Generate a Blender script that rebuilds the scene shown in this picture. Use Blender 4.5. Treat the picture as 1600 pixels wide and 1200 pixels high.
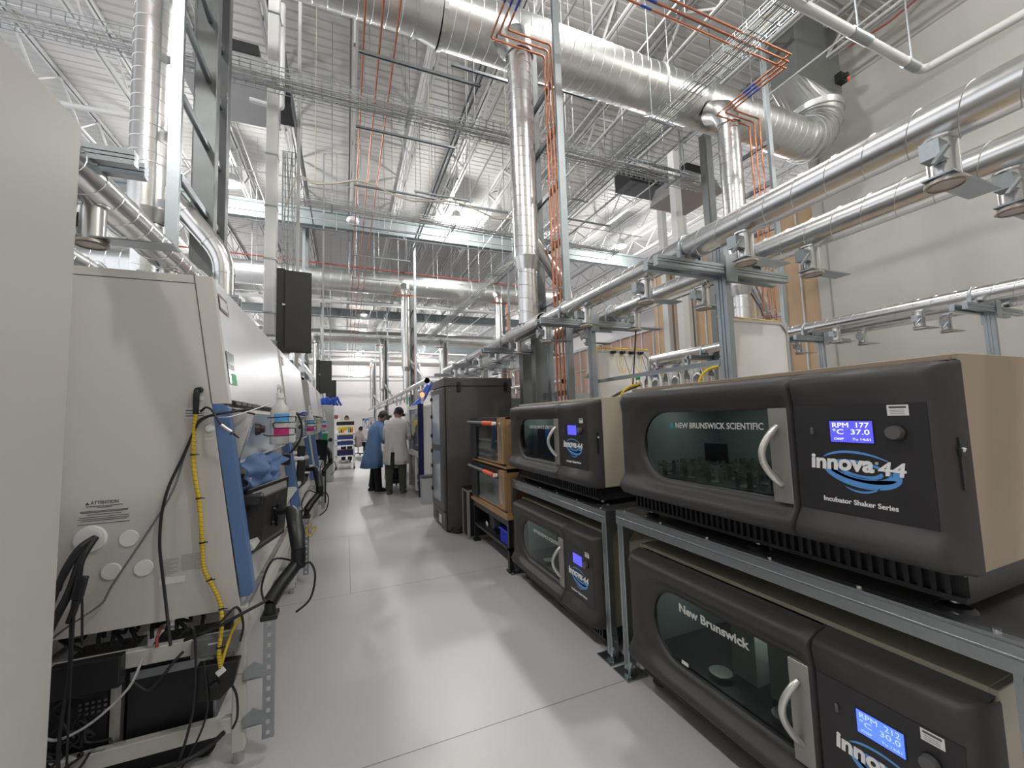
import bpy, math, random
from mathutils import Vector, Matrix, Euler
random.seed(7)
sc = bpy.context.scene
for o in list(bpy.data.objects): bpy.data.objects.remove(o)
COL = sc.collection
PI = math.pi
R = math.radians

# ------------------------------------------------------------------ camera
cd = bpy.data.cameras.new('camera'); cam = bpy.data.objects.new('camera', cd); COL.objects.link(cam)
F, YAW, PITCH, ROLL = 635.9, 0.388881, 0.0789623, -0.0315419
cd.sensor_fit = 'HORIZONTAL'; cd.sensor_width = 36.0; cd.lens = F * 36.0 / 1600.0
cd.clip_start = 0.05; cd.clip_end = 200
_f = Vector((math.sin(YAW)*math.cos(PITCH), math.cos(YAW)*math.cos(PITCH), math.sin(PITCH)))
_r = Vector((math.cos(YAW), -math.sin(YAW), 0)); _u = _r.cross(_f)
_c, _s = math.cos(ROLL), math.sin(ROLL)
r2 = _c*_r + _s*_u; u2 = -_s*_r + _c*_u
M = Matrix((r2, u2, -_f)).transposed().to_4x4(); M.translation = Vector((0, 0, 1.5))
cam.matrix_world = M
sc.camera = cam

# ------------------------------------------------------------------ world, exposure
w = bpy.data.worlds.new('world'); sc.world = w; w.use_nodes = True
w.node_tree.nodes['Background'].inputs[0].default_value = (0.93, 0.95, 1.0, 1)
w.node_tree.nodes['Background'].inputs[1].default_value = 1.08
sc.view_settings.view_transform = 'Standard'; sc.view_settings.look = 'None'
sc.view_settings.exposure = 0.43; sc.view_settings.gamma = 1.0
sc.view_settings.use_curve_mapping = False
sc.cycles.use_denoising = True
sc.cycles.max_bounces = 7; sc.cycles.diffuse_bounces = 4; sc.cycles.glossy_bounces = 4
sc.cycles.transmission_bounces = 6; sc.cycles.transparent_max_bounces = 10
sc.cycles.sample_clamp_indirect = 6.0
sc.cycles.caustics_reflective = False; sc.cycles.caustics_refractive = False

LAMP_W = 460.0
LAMPS = [(-3.0, 13.1), (3.5, 13.1), (10.4, 13.2), (1.07, 27.3), (6.8, 27.5), (1.07, 35.4), (6.9, 35.9), (1.1, 43.0),
         (-3.0, -1.5), (3.5, -1.5), (9.0, -1.0), (-3.0, 4.1), (3.5, 4.1), (-6.5, 20), (6.9, 43), (-6, 27.3), (17, 13.2), (13, 27.5), (-6, 36)]
def lamp_light(x, y):
    l = bpy.data.lights.new('high_bay_light', 'POINT'); l.shadow_soft_size = 0.16
    l.energy = LAMP_W*(0.8 if 3 < y < 5 else 1.0); l.color = (1.0, 0.985, 0.96)
    o = bpy.data.objects.new('high_bay_light', l); COL.objects.link(o); o.location = (x, y, 8.1 if y > 6 else 8.16)
for x, y in LAMPS: lamp_light(x, y)

# ------------------------------------------------------------------ materials
MATS = {}
def _base(name):
    m = bpy.data.materials.new(name); m.use_nodes = True
    return m, m.node_tree, m.node_tree.nodes['Principled BSDF']
def mat(name, col, rough=0.5, metal=0.0, noise=0.0, scale=20.0, bump=0.0, spec=0.5, emis=None, es=0, trans=0, alpha=1, coat=0, stretch=None, ior=None):
    if name in MATS: return MATS[name]
    m, nt, b = _base(name)
    c = (*col, 1)
    b.inputs['Base Color'].default_value = c
    b.inputs['Roughness'].default_value = rough; b.inputs['Metallic'].default_value = metal
    b.inputs['Specular IOR Level'].default_value = spec
    if coat: b.inputs['Coat Weight'].default_value = coat
    if emis: b.inputs['Emission Color'].default_value = (*emis, 1); b.inputs['Emission Strength'].default_value = es
    if trans: b.inputs['Transmission Weight'].default_value = trans
    if ior: b.inputs['IOR'].default_value = ior
    if alpha < 1: b.inputs['Alpha'].default_value = alpha
    if noise or bump:
        tc = nt.nodes.new('ShaderNodeTexCoord'); mp = nt.nodes.new('ShaderNodeMapping')
        if stretch: mp.inputs['Scale'].default_value = stretch
        nz = nt.nodes.new('ShaderNodeTexNoise'); nz.inputs['Scale'].default_value = scale; nz.inputs['Detail'].default_value = 4
        nt.links.new(tc.outputs['Object'], mp.inputs[0]); nt.links.new(mp.outputs[0], nz.inputs['Vector'])
        if noise:
            mx = nt.nodes.new('ShaderNodeMixRGB'); mx.blend_type = 'MIX'
            mx.inputs[1].default_value = (*[v*(1-noise) for v in col], 1)
            mx.inputs[2].default_value = (*[min(1, v*(1+noise)) for v in col], 1)
            nt.links.new(nz.outputs['Fac'], mx.inputs[0]); nt.links.new(mx.outputs[0], b.inputs['Base Color'])
            mr = nt.nodes.new('ShaderNodeMapRange'); mr.inputs[3].default_value = max(0.02, rough-0.08); mr.inputs[4].default_value = rough+0.08
            nt.links.new(nz.outputs['Fac'], mr.inputs[0]); nt.links.new(mr.outputs[0], b.inputs['Roughness'])
        if bump:
            bp = nt.nodes.new('ShaderNodeBump'); bp.inputs['Strength'].default_value = bump; bp.inputs['Distance'].default_value = 0.01
            nt.links.new(nz.outputs['Fac'], bp.inputs['Height']); nt.links.new(bp.outputs[0], b.inputs['Normal'])
    MATS[name] = m
    return m
def galv(name, col, rough, scale=9.0):
    m, nt, b = _base(name)
    b.inputs['Metallic'].default_value = 1.0
    tc = nt.nodes.new('ShaderNodeTexCoord'); vo = nt.nodes.new('ShaderNodeTexVoronoi'); vo.inputs['Scale'].default_value = scale*6
    nz = nt.nodes.new('ShaderNodeTexNoise'); nz.inputs['Scale'].default_value = scale; nz.inputs['Detail'].default_value = 5
    nt.links.new(tc.outputs['Object'], vo.inputs['Vector']); nt.links.new(tc.outputs['Object'], nz.inputs['Vector'])
    sep = nt.nodes.new('ShaderNodeSeparateColor'); nt.links.new(vo.outputs['Color'], sep.inputs[0])
    mth = nt.nodes.new('ShaderNodeMath'); mth.operation = 'ADD'
    nt.links.new(sep.outputs[0], mth.inputs[0]); nt.links.new(nz.outputs['Fac'], mth.inputs[1])
    mr = nt.nodes.new('ShaderNodeMapRange'); mr.inputs[1].default_value = 0; mr.inputs[2].default_value = 2
    mr.inputs[3].default_value = rough-0.012; mr.inputs[4].default_value = rough+0.02
    nt.links.new(mth.outputs[0], mr.inputs[0]); nt.links.new(mr.outputs[0], b.inputs['Roughness'])
    mx = nt.nodes.new('ShaderNodeMixRGB'); mx.inputs[1].default_value = (*[v*0.93 for v in col], 1); mx.inputs[2].default_value = (*[min(1, v*1.06) for v in col], 1)
    m2 = nt.nodes.new('ShaderNodeMath'); m2.operation = 'MULTIPLY'; m2.inputs[1].default_value = 0.5
    nt.links.new(mth.outputs[0], m2.inputs[0]); nt.links.new(m2.outputs[0], mx.inputs[0])
    nt.links.new(mx.outputs[0], b.inputs['Base Color'])
    MATS[name] = m
    return m
DUCT = galv('galvanised_duct', (0.66, 0.66, 0.655), 0.24, 3)
DUCTBIG = galv('galvanised_big_duct', (0.66, 0.67, 0.66), 0.34, 4)
STRUT = galv('galvanised_strut', (0.39, 0.425, 0.445), 0.36, 14)
STEELCOL = mat('grey_painted_steel', (0.17, 0.18, 0.18), 0.4, 0.5, 0.12, 6)
COPPER = mat('copper_pipe', (0.47, 0.19, 0.11), 0.36, 1.0, 0.18, 8)
SEAM = mat('seam_shadow_steel', (0.35, 0.35, 0.35), 0.45, 0.9)
CREAM = mat('cream_powder_coat', (0.57, 0.55, 0.525), 0.42, 0, 0.02, 300, 0.04)
CREAM2 = mat('near_cabinet_coat', (0.54, 0.525, 0.50), 0.36, 0, 0.03, 350, 0.06)
BSILV = mat('brushed_aluminium_panel', (0.74, 0.745, 0.76), 0.36, 0.85, 0.03, 40, 0, stretch=(1, 0.05, 4))
BLUE = mat('blue_trim', (0.095, 0.18, 0.37), 0.38)
BEIGE = mat('beige_side_panel', (0.325, 0.255, 0.185), 0.5, 0, 0.03, 200, 0.03)
DARK = mat('charcoal_textured_plastic', (0.040, 0.036, 0.036), 0.5, 0, 0.12, 600, 0.08, spec=0.45)
PANEL = mat('charcoal_panel_film', (0.025, 0.024, 0.025), 0.42, spec=0.4)
BLACK = mat('black_plastic', (0.012, 0.012, 0.013), 0.42)
BLACKM = mat('black_metal', (0.02, 0.02, 0.021), 0.35, 0.3)
RUB = mat('black_rubber_cable', (0.015, 0.015, 0.016), 0.55)
YEL = mat('yellow_cable', (0.72, 0.50, 0.02), 0.45)
GREYC = mat('grey_cable', (0.16, 0.16, 0.17), 0.5)
WHITE = mat('white_enamel', (0.78, 0.775, 0.76), 0.4)
WPIPE = mat('white_pipe', (0.62, 0.62, 0.61), 0.45)
WPANEL = mat('white_board_panel', (0.70, 0.68, 0.66), 0.5)
WSTEEL = mat('white_painted_steel', (0.54, 0.54, 0.53), 0.5)
SATIN = mat('satin_handle_metal', (0.66, 0.64, 0.61), 0.36, 0.75, 0.05, 60)
PLATE = mat('door_plate_metal', (0.36, 0.345, 0.33), 0.42, 0.7, 0.06, 30, stretch=(1, 1, .1))
STEEL = mat('stainless', (0.62, 0.62, 0.6), 0.25, 1.0)
BEIGE2 = mat('cream_side_panel', (0.46, 0.43, 0.335), 0.5, 0, 0.03, 200, 0.03)
INTER = mat('chamber_liner', (0.20, 0.215, 0.21), 0.4, 0.3)
LCDB = mat('lcd_blue', (0.02, 0.02, 0.2), 0.3, emis=(0.09, 0.085, 0.9), es=1.0)
LCDB2 = mat('lcd_blue_bright', (0.02, 0.03, 0.25), 0.3, emis=(0.05, 0.11, 1.0), es=1.9)
LCDT = mat('lcd_text', (0.6, 0.6, 1), 0.4, emis=(0.62, 0.66, 1.0), es=1.3)
LCDT2 = mat('lcd_text_faint', (0.2, 0.2, 1), 0.4, emis=(0.22, 0.30, 1.0), es=1.6)
PRWHITE = mat('white_print', (0.80, 0.80, 0.80), 0.5)
PRGREY = mat('silver_print', (0.52, 0.53, 0.51), 0.5)
PRBLUE = mat('blue_print', (0.10, 0.30, 0.66), 0.45)
PRDK = mat('dark_print', (0.09, 0.09, 0.10), 0.6)
PAPER = mat('paper_label', (0.72, 0.72, 0.71), 0.6)
CLEARLAB = mat('faint_label', (0.66, 0.65, 0.64), 0.5)
TEAL = mat('teal_print', (0.03, 0.22, 0.24), 0.5)
MDF = mat('mdf_board', (0.36, 0.22, 0.10), 0.6, 0, 0.1, 40, 0.05)
ORANGE = mat('orange_grip', (0.85, 0.12, 0.03), 0.45)
BLUEBIN = mat('blue_bin_plastic', (0.03, 0.05, 0.62), 0.4)
ALU = mat('aluminium_extrusion', (0.58, 0.58, 0.56), 0.4, 0.85)
RACKG = mat('rack_cabinet_paint', (0.085, 0.08, 0.077), 0.45, 0, 0.04, 200, 0.03)
NAVY = mat('navy_panel', (0.015, 0.018, 0.075), 0.3)
ACRYL = mat('door_acrylic', (0.35, 0.40, 0.44), 0.08, 0.2, spec=0.8)
RED = mat('red_beacon', (0.9, 0.05, 0.02), 0.3, emis=(1, 0.1, 0.03), es=5)
REDP = mat('red_pipe_paint', (0.30, 0.06, 0.045), 0.5)
GOWND = mat('draped_gown_cloth', (0.085, 0.16, 0.33), 0.85, 0, 0.08, 30, 0.2)
GOWNB = mat('blue_gown_cloth', (0.17, 0.30, 0.55), 0.85, 0, 0.10, 9, 0.6)
GOWNW = mat('white_gown_cloth', (0.74, 0.71, 0.72), 0.9, 0, 0.10, 9, 0.8)
SKIN = mat('skin', (0.42, 0.24, 0.17), 0.55)
HAIR = mat('black_hair', (0.012, 0.010, 0.010), 0.6)
CAPG = mat('grey_cap_cloth', (0.10, 0.10, 0.10), 0.8)
CAPB = mat('navy_cap_cloth', (0.012, 0.014, 0.03), 0.8)
TROB = mat('black_trousers', (0.012, 0.011, 0.014), 0.8)
TROO = mat('olive_trousers', (0.085, 0.085, 0.065), 0.85)
SHOE = mat('shoe_black', (0.012, 0.011, 0.011), 0.6)
SHOEG = mat('shoe_grey', (0.13, 0.14, 0.13), 0.7)
VEST = mat('yellow_vest', (0.75, 0.55, 0.03), 0.7)
GREEN = mat('green_plastic', (0.02, 0.42, 0.12), 0.45)
PURP = mat('purple_cap', (0.20, 0.03, 0.28), 0.45)
PINK = mat('magenta_label', (0.62, 0.03, 0.22), 0.5)
LBLUE = mat('light_blue_label', (0.10, 0.38, 0.75), 0.5)
BOTTLE = mat('milky_bottle', (0.78, 0.77, 0.76), 0.3, trans=0.35)
GLASSW = mat('clear_glassware', (0.95, 0.97, 0.97), 0.05, trans=0.9, ior=1.3)
BLTUBE = mat('blue_tubing', (0.03, 0.10, 0.50), 0.4)
GLOVE = mat('black_glove', (0.02, 0.02, 0.025), 0.5)
DARKGL = mat('dark_window_glass', (0.02, 0.035, 0.045), 0.1)
LENS = mat('lamp_lens', (1, 1, 1), 0.5, emis=(1, 0.98, 0.95), es=30)
LITE = mat('deck_glow_panel', (1, 1, 1), 0.5, emis=(0.97, 0.99, 1), es=2.6)  # glow that puts the bright patch onto the deck
LITW = mat('lit_interior_window', (0.3, 0.4, 0.5), 0.3, emis=(0.7, 0.85, 1), es=1.3)
def thin_glass(name, col, fac):
    m = bpy.data.materials.new(name); m.use_nodes = True; nt = m.node_tree
    for n in list(nt.nodes): nt.nodes.remove(n)
    out = nt.nodes.new('ShaderNodeOutputMaterial'); mix = nt.nodes.new('ShaderNodeMixShader')
    tr = nt.nodes.new('ShaderNodeBsdfTransparent'); tr.inputs[0].default_value = (*col, 1)
    gl = nt.nodes.new('ShaderNodeBsdfGlossy'); gl.inputs['Roughness'].default_value = 0.03; gl.inputs[0].default_value = (0.9, 0.95, 0.95, 1)
    fr = nt.nodes.new('ShaderNodeFresnel'); fr.inputs[0].default_value = 1.08
    mt = nt.nodes.new('ShaderNodeMath'); mt.operation = 'MULTIPLY_ADD'; mt.inputs[1].default_value = 0.4; mt.inputs[2].default_value = fac
    nt.links.new(fr.outputs[0], mt.inputs[0]); nt.links.new(mt.outputs[0], mix.inputs[0])
    nt.links.new(tr.outputs[0], mix.inputs[1]); nt.links.new(gl.outputs[0], mix.inputs[2]); nt.links.new(mix.outputs[0], out.inputs[0])
    MATS[name] = m
    return m
CLGLASS = thin_glass('clear_door_glass', (0.86, 0.88, 0.88), 0.03)
TGLASS = thin_glass('tinted_door_glass', (0.52, 0.57, 0.55), 0.015)
SASH = mat('sash_glass', (0.50, 0.57, 0.62), 0.12, 0.0, trans=0.25)

def floor_mat():
    m, nt, b = _base('resin_tile_floor')
    tc = nt.nodes.new('ShaderNodeTexCoord'); mp = nt.nodes.new('ShaderNodeMapping')
    mp.inputs['Location'].default_value = (-0.04, -2.013, 0)
    br = nt.nodes.new('ShaderNodeTexBrick'); br.inputs['Scale'].default_value = 1.0
    br.inputs['Brick Width'].default_value = 3.9; br.inputs['Row Height'].default_value = 1.95
    br.inputs['Mortar Size'].default_value = 0.003; br.inputs['Mortar Smooth'].default_value = 0
    br.inputs['Color1'].default_value = (0.53, 0.515, 0.515, 1); br.inputs['Color2'].default_value = (0.545, 0.53, 0.53, 1)
    br.inputs['Mortar'].default_value = (0.22, 0.215, 0.215, 1)
    nt.links.new(tc.outputs['Object'], mp.inputs[0]); nt.links.new(mp.outputs[0], br.inputs['Vector'])
    nz = nt.nodes.new('ShaderNodeTexNoise'); nz.inputs['Scale'].default_value = 260; nz.inputs['Detail'].default_value = 3
    n2 = nt.nodes.new('ShaderNodeTexNoise'); n2.inputs['Scale'].default_value = 1.3; n2.inputs['Detail'].default_value = 4
    nt.links.new(tc.outputs['Object'], nz.inputs['Vector']); nt.links.new(tc.outputs['Object'], n2.inputs['Vector'])
    mx = nt.nodes.new('ShaderNodeMixRGB'); mx.blend_type = 'MULTIPLY'; mx.inputs[0].default_value = 1
    mr = nt.nodes.new('ShaderNodeMapRange'); mr.inputs[1].default_value = .35; mr.inputs[2].default_value = .65; mr.inputs[3].default_value = 0.93; mr.inputs[4].default_value = 1.04
    nt.links.new(nz.outputs['Fac'], mr.inputs[0]); nt.links.new(br.outputs['Color'], mx.inputs[1]); nt.links.new(mr.outputs[0], mx.inputs[2])
    nt.links.new(mx.outputs[0], b.inputs['Base Color'])
    m3 = nt.nodes.new('ShaderNodeMapRange'); m3.inputs[1].default_value = .35; m3.inputs[2].default_value = .65; m3.inputs[3].default_value = 0.36; m3.inputs[4].default_value = 0.38
    nt.links.new(n2.outputs['Fac'], m3.inputs[0]); nt.links.new(m3.outputs[0], b.inputs['Roughness'])
    b.inputs['Specular IOR Level'].default_value = 0.5
    return m
FLOOR = floor_mat()
DECK = mat('white_roof_deck', (0.43, 0.42, 0.405), 0.6, 0, 0.03, 2)
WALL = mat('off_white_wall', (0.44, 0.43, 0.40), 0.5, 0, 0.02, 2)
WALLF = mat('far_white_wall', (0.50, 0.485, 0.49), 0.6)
KRAFT = mat('kraft_faced_insulation', (0.50, 0.345, 0.21), 0.6, 0, 0.12, 2.5, 0.05)
PINKW = mat('pink_faced_insulation', (0.42, 0.28, 0.22), 0.6, 0, 0.1, 3)

# ------------------------------------------------------------------ mesh helpers
class MB:
    def __init__(s): s.v = []; s.f = []; s.sm = []
    def add(s, vs, fs, smooth=False):
        o = len(s.v); s.v += [tuple(v) for v in vs]
        for f in fs: s.f.append([i+o for i in f]); s.sm.append(smooth)
        return s
    def box(s, x0, x1, y0, y1, z0, z1):
        return s.add([(x0,y0,z0),(x1,y0,z0),(x1,y1,z0),(x0,y1,z0),(x0,y0,z1),(x1,y0,z1),(x1,y1,z1),(x0,y1,z1)],
              [(0,3,2,1),(4,5,6,7),(0,1,5,4),(1,2,6,5),(2,3,7,6),(3,0,4,7)])
    def obox(s, c, d, rot=(0,0,0)):
        m = Euler(rot).to_matrix(); c = Vector(c); vs = []
        for z in (-.5,.5):
            for x, y in ((-.5,-.5),(.5,-.5),(.5,.5),(-.5,.5)): vs.append(c + m @ Vector((x*d[0], y*d[1], z*d[2])))
        return s.add(vs, [(0,3,2,1),(4,5,6,7),(0,1,5,4),(1,2,6,5),(2,3,7,6),(3,0,4,7)])
    @staticmethod
    def frame(d, up=(0,0,1)):
        d = Vector(d).normalized(); u = Vector(up)
        if abs(d.dot(u)) > .98: u = Vector((0,1,0)) if abs(d.y) < .9 else Vector((1,0,0))
        x = d.cross(u).normalized(); y = x.cross(d).normalized()
        return d, x, y
    def cyl(s, a, b, r, r2=None, n=16, caps=True):
        a = Vector(a); b = Vector(b); r2 = r if r2 is None else r2
        d, x, y = s.frame(b-a); vs = []
        for p, rr in ((a, r), (b, r2)):
            for i in range(n):
                t = 2*PI*i/n; vs.append(p + x*math.cos(t)*rr + y*math.sin(t)*rr)
        s.add(vs, [(i, (i+1)%n, n+(i+1)%n, n+i) for i in range(n)], True)
        if caps: s.add(vs, [tuple(range(n))[::-1], tuple(range(n, 2*n))])
        return s
    def tube(s, pts, r, n=8, caps=True):
        P = [Vector(p) for p in pts]; rs = r if isinstance(r, (list, tuple)) else [r]*len(P)
        T = [(P[min(i+1, len(P)-1)]-P[max(i-1, 0)]).normalized() for i in range(len(P))]
        d, x, y = s.frame(T[0]); vs = []
        for i, p in enumerate(P):
            x = (x - T[i]*x.dot(T[i])).normalized(); y = T[i].cross(x)
            for k in range(n):
                t = 2*PI*k/n; vs.append(p + x*math.cos(t)*rs[i] + y*math.sin(t)*rs[i])
        L = len(P); fs = []
        for i in range(L-1):
            for k in range(n): fs.append((i*n+k, i*n+(k+1)%n, (i+1)*n+(k+1)%n, (i+1)*n+k))
        s.add(vs, fs, True)
        if caps: s.add(vs, [tuple(range(n))[::-1], tuple(range((L-1)*n, L*n))])
        return s
    def helix(s, a, b, r, pitch, h=.003, wd=.010, n=20):
        a = Vector(a); b = Vector(b); Ld = (b-a).length; d, x, y = s.frame(b-a)
        N = max(2, int(Ld/pitch*n)); vs = []; fs = []
        for i in range(N+1):
            t = 2*PI*i/n; p = a + d*(Ld*i/N); e = x*math.cos(t)+y*math.sin(t)
            vs += [p + e*(r-.001) - d*wd/2, p + e*(r+h), p + e*(r-.001) + d*wd/2]
            if i: o = 3*i; fs += [(o-3, o-2, o+1, o), (o-2, o-1, o+2, o+1)]
        return s.add(vs, fs)
    def ring(s, c, d, r, h=.006, wd=.02, n=24):
        c = Vector(c); d, x, y = s.frame(d); vs = []
        for q, rr in ((-wd/2, r-.002), (-wd/2, r+h), (wd/2, r+h), (wd/2, r-.002)):
            for i in range(n):
                t = 2*PI*i/n; vs.append(c + d*q + (x*math.cos(t)+y*math.sin(t))*rr)
        for k in range(3): s.add(vs, [(k*n+i, k*n+(i+1)%n, (k+1)*n+(i+1)%n, (k+1)*n+i) for i in range(n)])
        return s
    def prism(s, poly, axis, t0, t1):
        def P(a, b, t): return {'x': (t, a, b), 'y': (a, t, b), 'z': (a, b, t)}[axis]
        n = len(poly); vs = [P(a, b, t0) for a, b in poly] + [P(a, b, t1) for a, b in poly]
        return s.add(vs, [tuple(range(n)), tuple(range(n, 2*n))[::-1]] + [(i, i+n, (i+1)%n+n, (i+1)%n) for i in range(n)])
    def ext(s, prof, a, b, up=(0,0,1)):
        a = Vector(a); b = Vector(b); d, x, y = s.frame(b-a, up); n = len(prof)
        vs = [a + x*p + y*q for p, q in prof] + [b + x*p + y*q for p, q in prof]
        return s.add(vs, [tuple(range(n)), tuple(range(n, 2*n))[::-1]] + [(i, i+n, (i+1)%n+n, (i+1)%n) for i in range(n)])
    def ell(s, c, r, n=14, m=9, rot=None):
        c = Vector(c); rm = Euler(rot).to_matrix() if rot else Matrix.Identity(3); vs = []
        for j in range(m+1):
            ph = PI*j/m
            for i in range(n):
                t = 2*PI*i/n; vs.append(c + rm @ Vector((r[0]*math.sin(ph)*math.cos(t), r[1]*math.sin(ph)*math.sin(t), r[2]*math.cos(ph))))
        return s.add(vs, [(j*n+i, (j+1)*n+i, (j+1)*n+(i+1)%n, j*n+(i+1)%n) for j in range(m) for i in range(n)], True)
    def loft(s, rings, n=20, caps=True, smooth=True):
        vs = []
        for c, a, b, rz in rings:
            for i in range(n):
                t = 2*PI*i/n; px, py = a*math.cos(t), b*math.sin(t)
                vs.append((c[0]+px*math.cos(rz)-py*math.sin(rz), c[1]+px*math.sin(rz)+py*math.cos(rz), c[2]))
        L = len(rings)
        s.add(vs, [(j*n+i, j*n+(i+1)%n, (j+1)*n+(i+1)%n, (j+1)*n+i) for j in range(L-1) for i in range(n)], smooth)
        if caps: s.add(vs, [tuple(range(n))[::-1], tuple(range((L-1)*n, L*n))])
        return s
    def lathe(s, prof, o, n=16):
        return s.loft([((o[0], o[1], o[2]+z), r, r, 0) for r, z in prof], n)
    def build(s, name, m, parent=None, bevel=0, seg=2):
        org = Vector((0,0,0))
        if parent is not None:
            q = parent
            while q.parent: q = q.parent
            org = Vector(q.location)
        me = bpy.data.meshes.new(name)
        me.from_pydata([(v[0]-org.x, v[1]-org.y, v[2]-org.z) for v in s.v], [], s.f); me.update()
        for p, f in zip(me.polygons, s.sm): p.use_smooth = f
        me.materials.append(m)
        o = bpy.data.objects.new(name, me); COL.objects.link(o)
        if parent is not None: o.parent = parent
        if bevel:
            b = o.modifiers.new('bevel', 'BEVEL'); b.width = bevel; b.segments = seg; b.limit_method = 'ANGLE'; b.angle_limit = R(40)
        return o
def tag(o, label, cat, group=None, kind=None):
    if label: o['label'] = label
    if cat: o['category'] = cat
    if group: o['group'] = group
    if kind: o['kind'] = kind
    return o
def thing(name, label, cat, loc=(0,0,0), group=None, rz=0):
    o = bpy.data.objects.new(name, None); COL.objects.link(o); o.location = loc; o.rotation_euler = (0,0,rz)
    o.empty_display_size = .1
    return tag(o, label, cat, group)
def solo(mb, name, m, label, cat, group=None, bevel=0, org=None):
    if org is None:
        xs = [v[0] for v in mb.v]; ys = [v[1] for v in mb.v]; zs = [v[2] for v in mb.v]
        org = ((min(xs)+max(xs))/2, (min(ys)+max(ys))/2, min(zs))
    mb.v = [(a-org[0], b-org[1], c-org[2]) for a, b, c in mb.v]
    o = mb.build(name, m, None, bevel); o.location = org
    return tag(o, label, cat, group)
def struct(mb, name, m, label=None, bevel=0):
    o = mb.build(name, m, None, bevel); o['kind'] = 'structure'
    if label: o['label'] = label
    return o
def dup(root, loc=None, label=None, group=None, rz=None):
    r = root.copy(); COL.objects.link(r)
    if loc is not None: r.location = loc
    if rz is not None: r.rotation_euler = (0,0,rz)
    if label: r['label'] = label
    if group: r['group'] = group
    def rec(a, b):
        for ch in list(a.children):
            c = ch.copy(); COL.objects.link(c); c.parent = b; rec(ch, c)
    rec(root, r)
    return r
def arc(pts, rad, k=5):
    P = [Vector(p) for p in pts]; out = [P[0]]
    for i in range(1, len(P)-1):
        a = (P[i-1]-P[i]); b = (P[i+1]-P[i]); r = min(rad, a.length*.45, b.length*.45)
        p0 = P[i]+a.normalized()*r; p1 = P[i]+b.normalized()*r
        for j in range(k+1):
            t = j/k; out.append(p0*(1-t)**2 + P[i]*2*t*(1-t) + p1*t*t)
    out.append(P[-1]); return out
def text(s, size, loc, right, up, m, parent, name='lettering', align='LEFT', bold=0.0, sx=1.0, shear=0.0, ext=0.0004, width=None):
    cu = bpy.data.curves.new(name, 'FONT'); cu.body = s; cu.size = size; cu.align_x = align; cu.align_y = 'CENTER'
    cu.extrude = ext; cu.offset = bold; cu.shear = shear; cu.resolution_u = 3
    t = bpy.data.objects.new(name, cu); COL.objects.link(t)
    bpy.context.view_layer.update()
    dg = bpy.context.evaluated_depsgraph_get(); me = bpy.data.meshes.new_from_object(t.evaluated_get(dg))
    bpy.data.objects.remove(t)
    if width:
        xs = [v.co.x for v in me.vertices]; sx = width/(max(xs)-min(xs))
    X = Vector(right); Y = Vector(up); Z = X.cross(Y); q = parent
    while q.parent: q = q.parent
    org = Vector(loc) - Vector(q.location)
    for v in me.vertices:
        c = v.co; v.co = org + X*c.x*sx + Y*c.y + Z*c.z
    me.materials.clear(); me.materials.append(m); me.update()
    o = bpy.data.objects.new(name, me); COL.objects.link(o); o.parent = parent
    return o
ORD = ['first', 'second', 'third', 'fourth', 'fifth', 'sixth', 'seventh', 'eighth', 'ninth', 'tenth', 'eleventh', 'twelfth', 'thirteenth', 'fourteenth', 'fifteenth', 'sixteenth', 'seventeenth', 'eighteenth', 'nineteenth', 'twentieth']
# strut channel profile (C section, open side towards +q)
def cprof(w=.041, h=.041, t=.006):
    a = w/2; b = h/2
    return [(-a,-b),(a,-b),(a,b),(a*.45,b),(a*.45,b-t),(a-t,b-t),(a-t,-b+t),(-a+t,-b+t),(-a+t,b-t),(-a*.45,b-t),(-a*.45,b),(-a,b)]
def groove(w, h, g=.35, d=.008):   # rectangle with grooves on the two q faces
    a = w/2; b = h/2; c = a*g
    return [(-a,-b),(-c,-b),(-c,-b+d),(c,-b+d),(c,-b),(a,-b),(a,b),(c,b),(c,b-d),(-c,b-d),(-c,b),(-a,b)]
def hgroove(w, h, d=.006):         # grooves in the p faces and q faces
    a = w/2; b = h/2
    return [(-a,-b),(a,-b),(a,-b*.35),(a-d,-b*.35),(a-d,-b*.2),(a,-b*.2),(a,b*.2),(a-d,b*.2),(a-d,b*.35),(a,b*.35),(a,b),(-a,b),(-a,b*.35),(-a+d,b*.35),(-a+d,b*.2),(-a,b*.2),(-a,-b*.2),(-a+d,-b*.2),(-a+d,-b*.35),(-a,-b*.35)]

# ================================================================== THE SETTING
ZD = 9.35
struct(MB().box(-6, 10.3, -3, 46, -0.05, 0), 'floor', FLOOR)
def deck():
    m = MB(); y = -4.0; P = [(-4.0, ZD)]
    while y < 46:
        P += [(y+.10, ZD), (y+.12, ZD+.012), (y+.18, ZD+.012), (y+.20, ZD)]; y += .20
    vs = []; 
    for a, z in P: vs += [(-14, a, z), (24, a, z)]
    m.add(vs, [(2*i, 2*i+1, 2*i+3, 2*i+2) for i in range(len(P)-1)])
    return m
struct(deck(), 'ceiling', DECK)
struct(MB().box(-6, 10.3, -3.2, -3, 0, ZD), 'unseen_front_wall', WALL)  # unseen wall behind the camera, added to block world light from there
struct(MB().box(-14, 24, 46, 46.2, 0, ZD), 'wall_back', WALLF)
struct(MB().box(-14.2, -14, 20, 46, 0, ZD), 'wall_left', WALL)
struct(MB().box(10.2, 10.45, -4, 5.85, 0, ZD), 'wall_right', WALL)
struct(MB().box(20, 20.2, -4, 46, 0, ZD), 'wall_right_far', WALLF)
struct(MB().box(10.187, 10.199, -4, 5.85, 8.60, 8.63).box(10.187, 10.199, 5.60, 5.63, 0, 8.6).box(10.187, 10.199, .2, .23, 0, 8.6), 'trim_1', mat('wall_joint_line', (0.30, .29, .28), .6))
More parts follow.
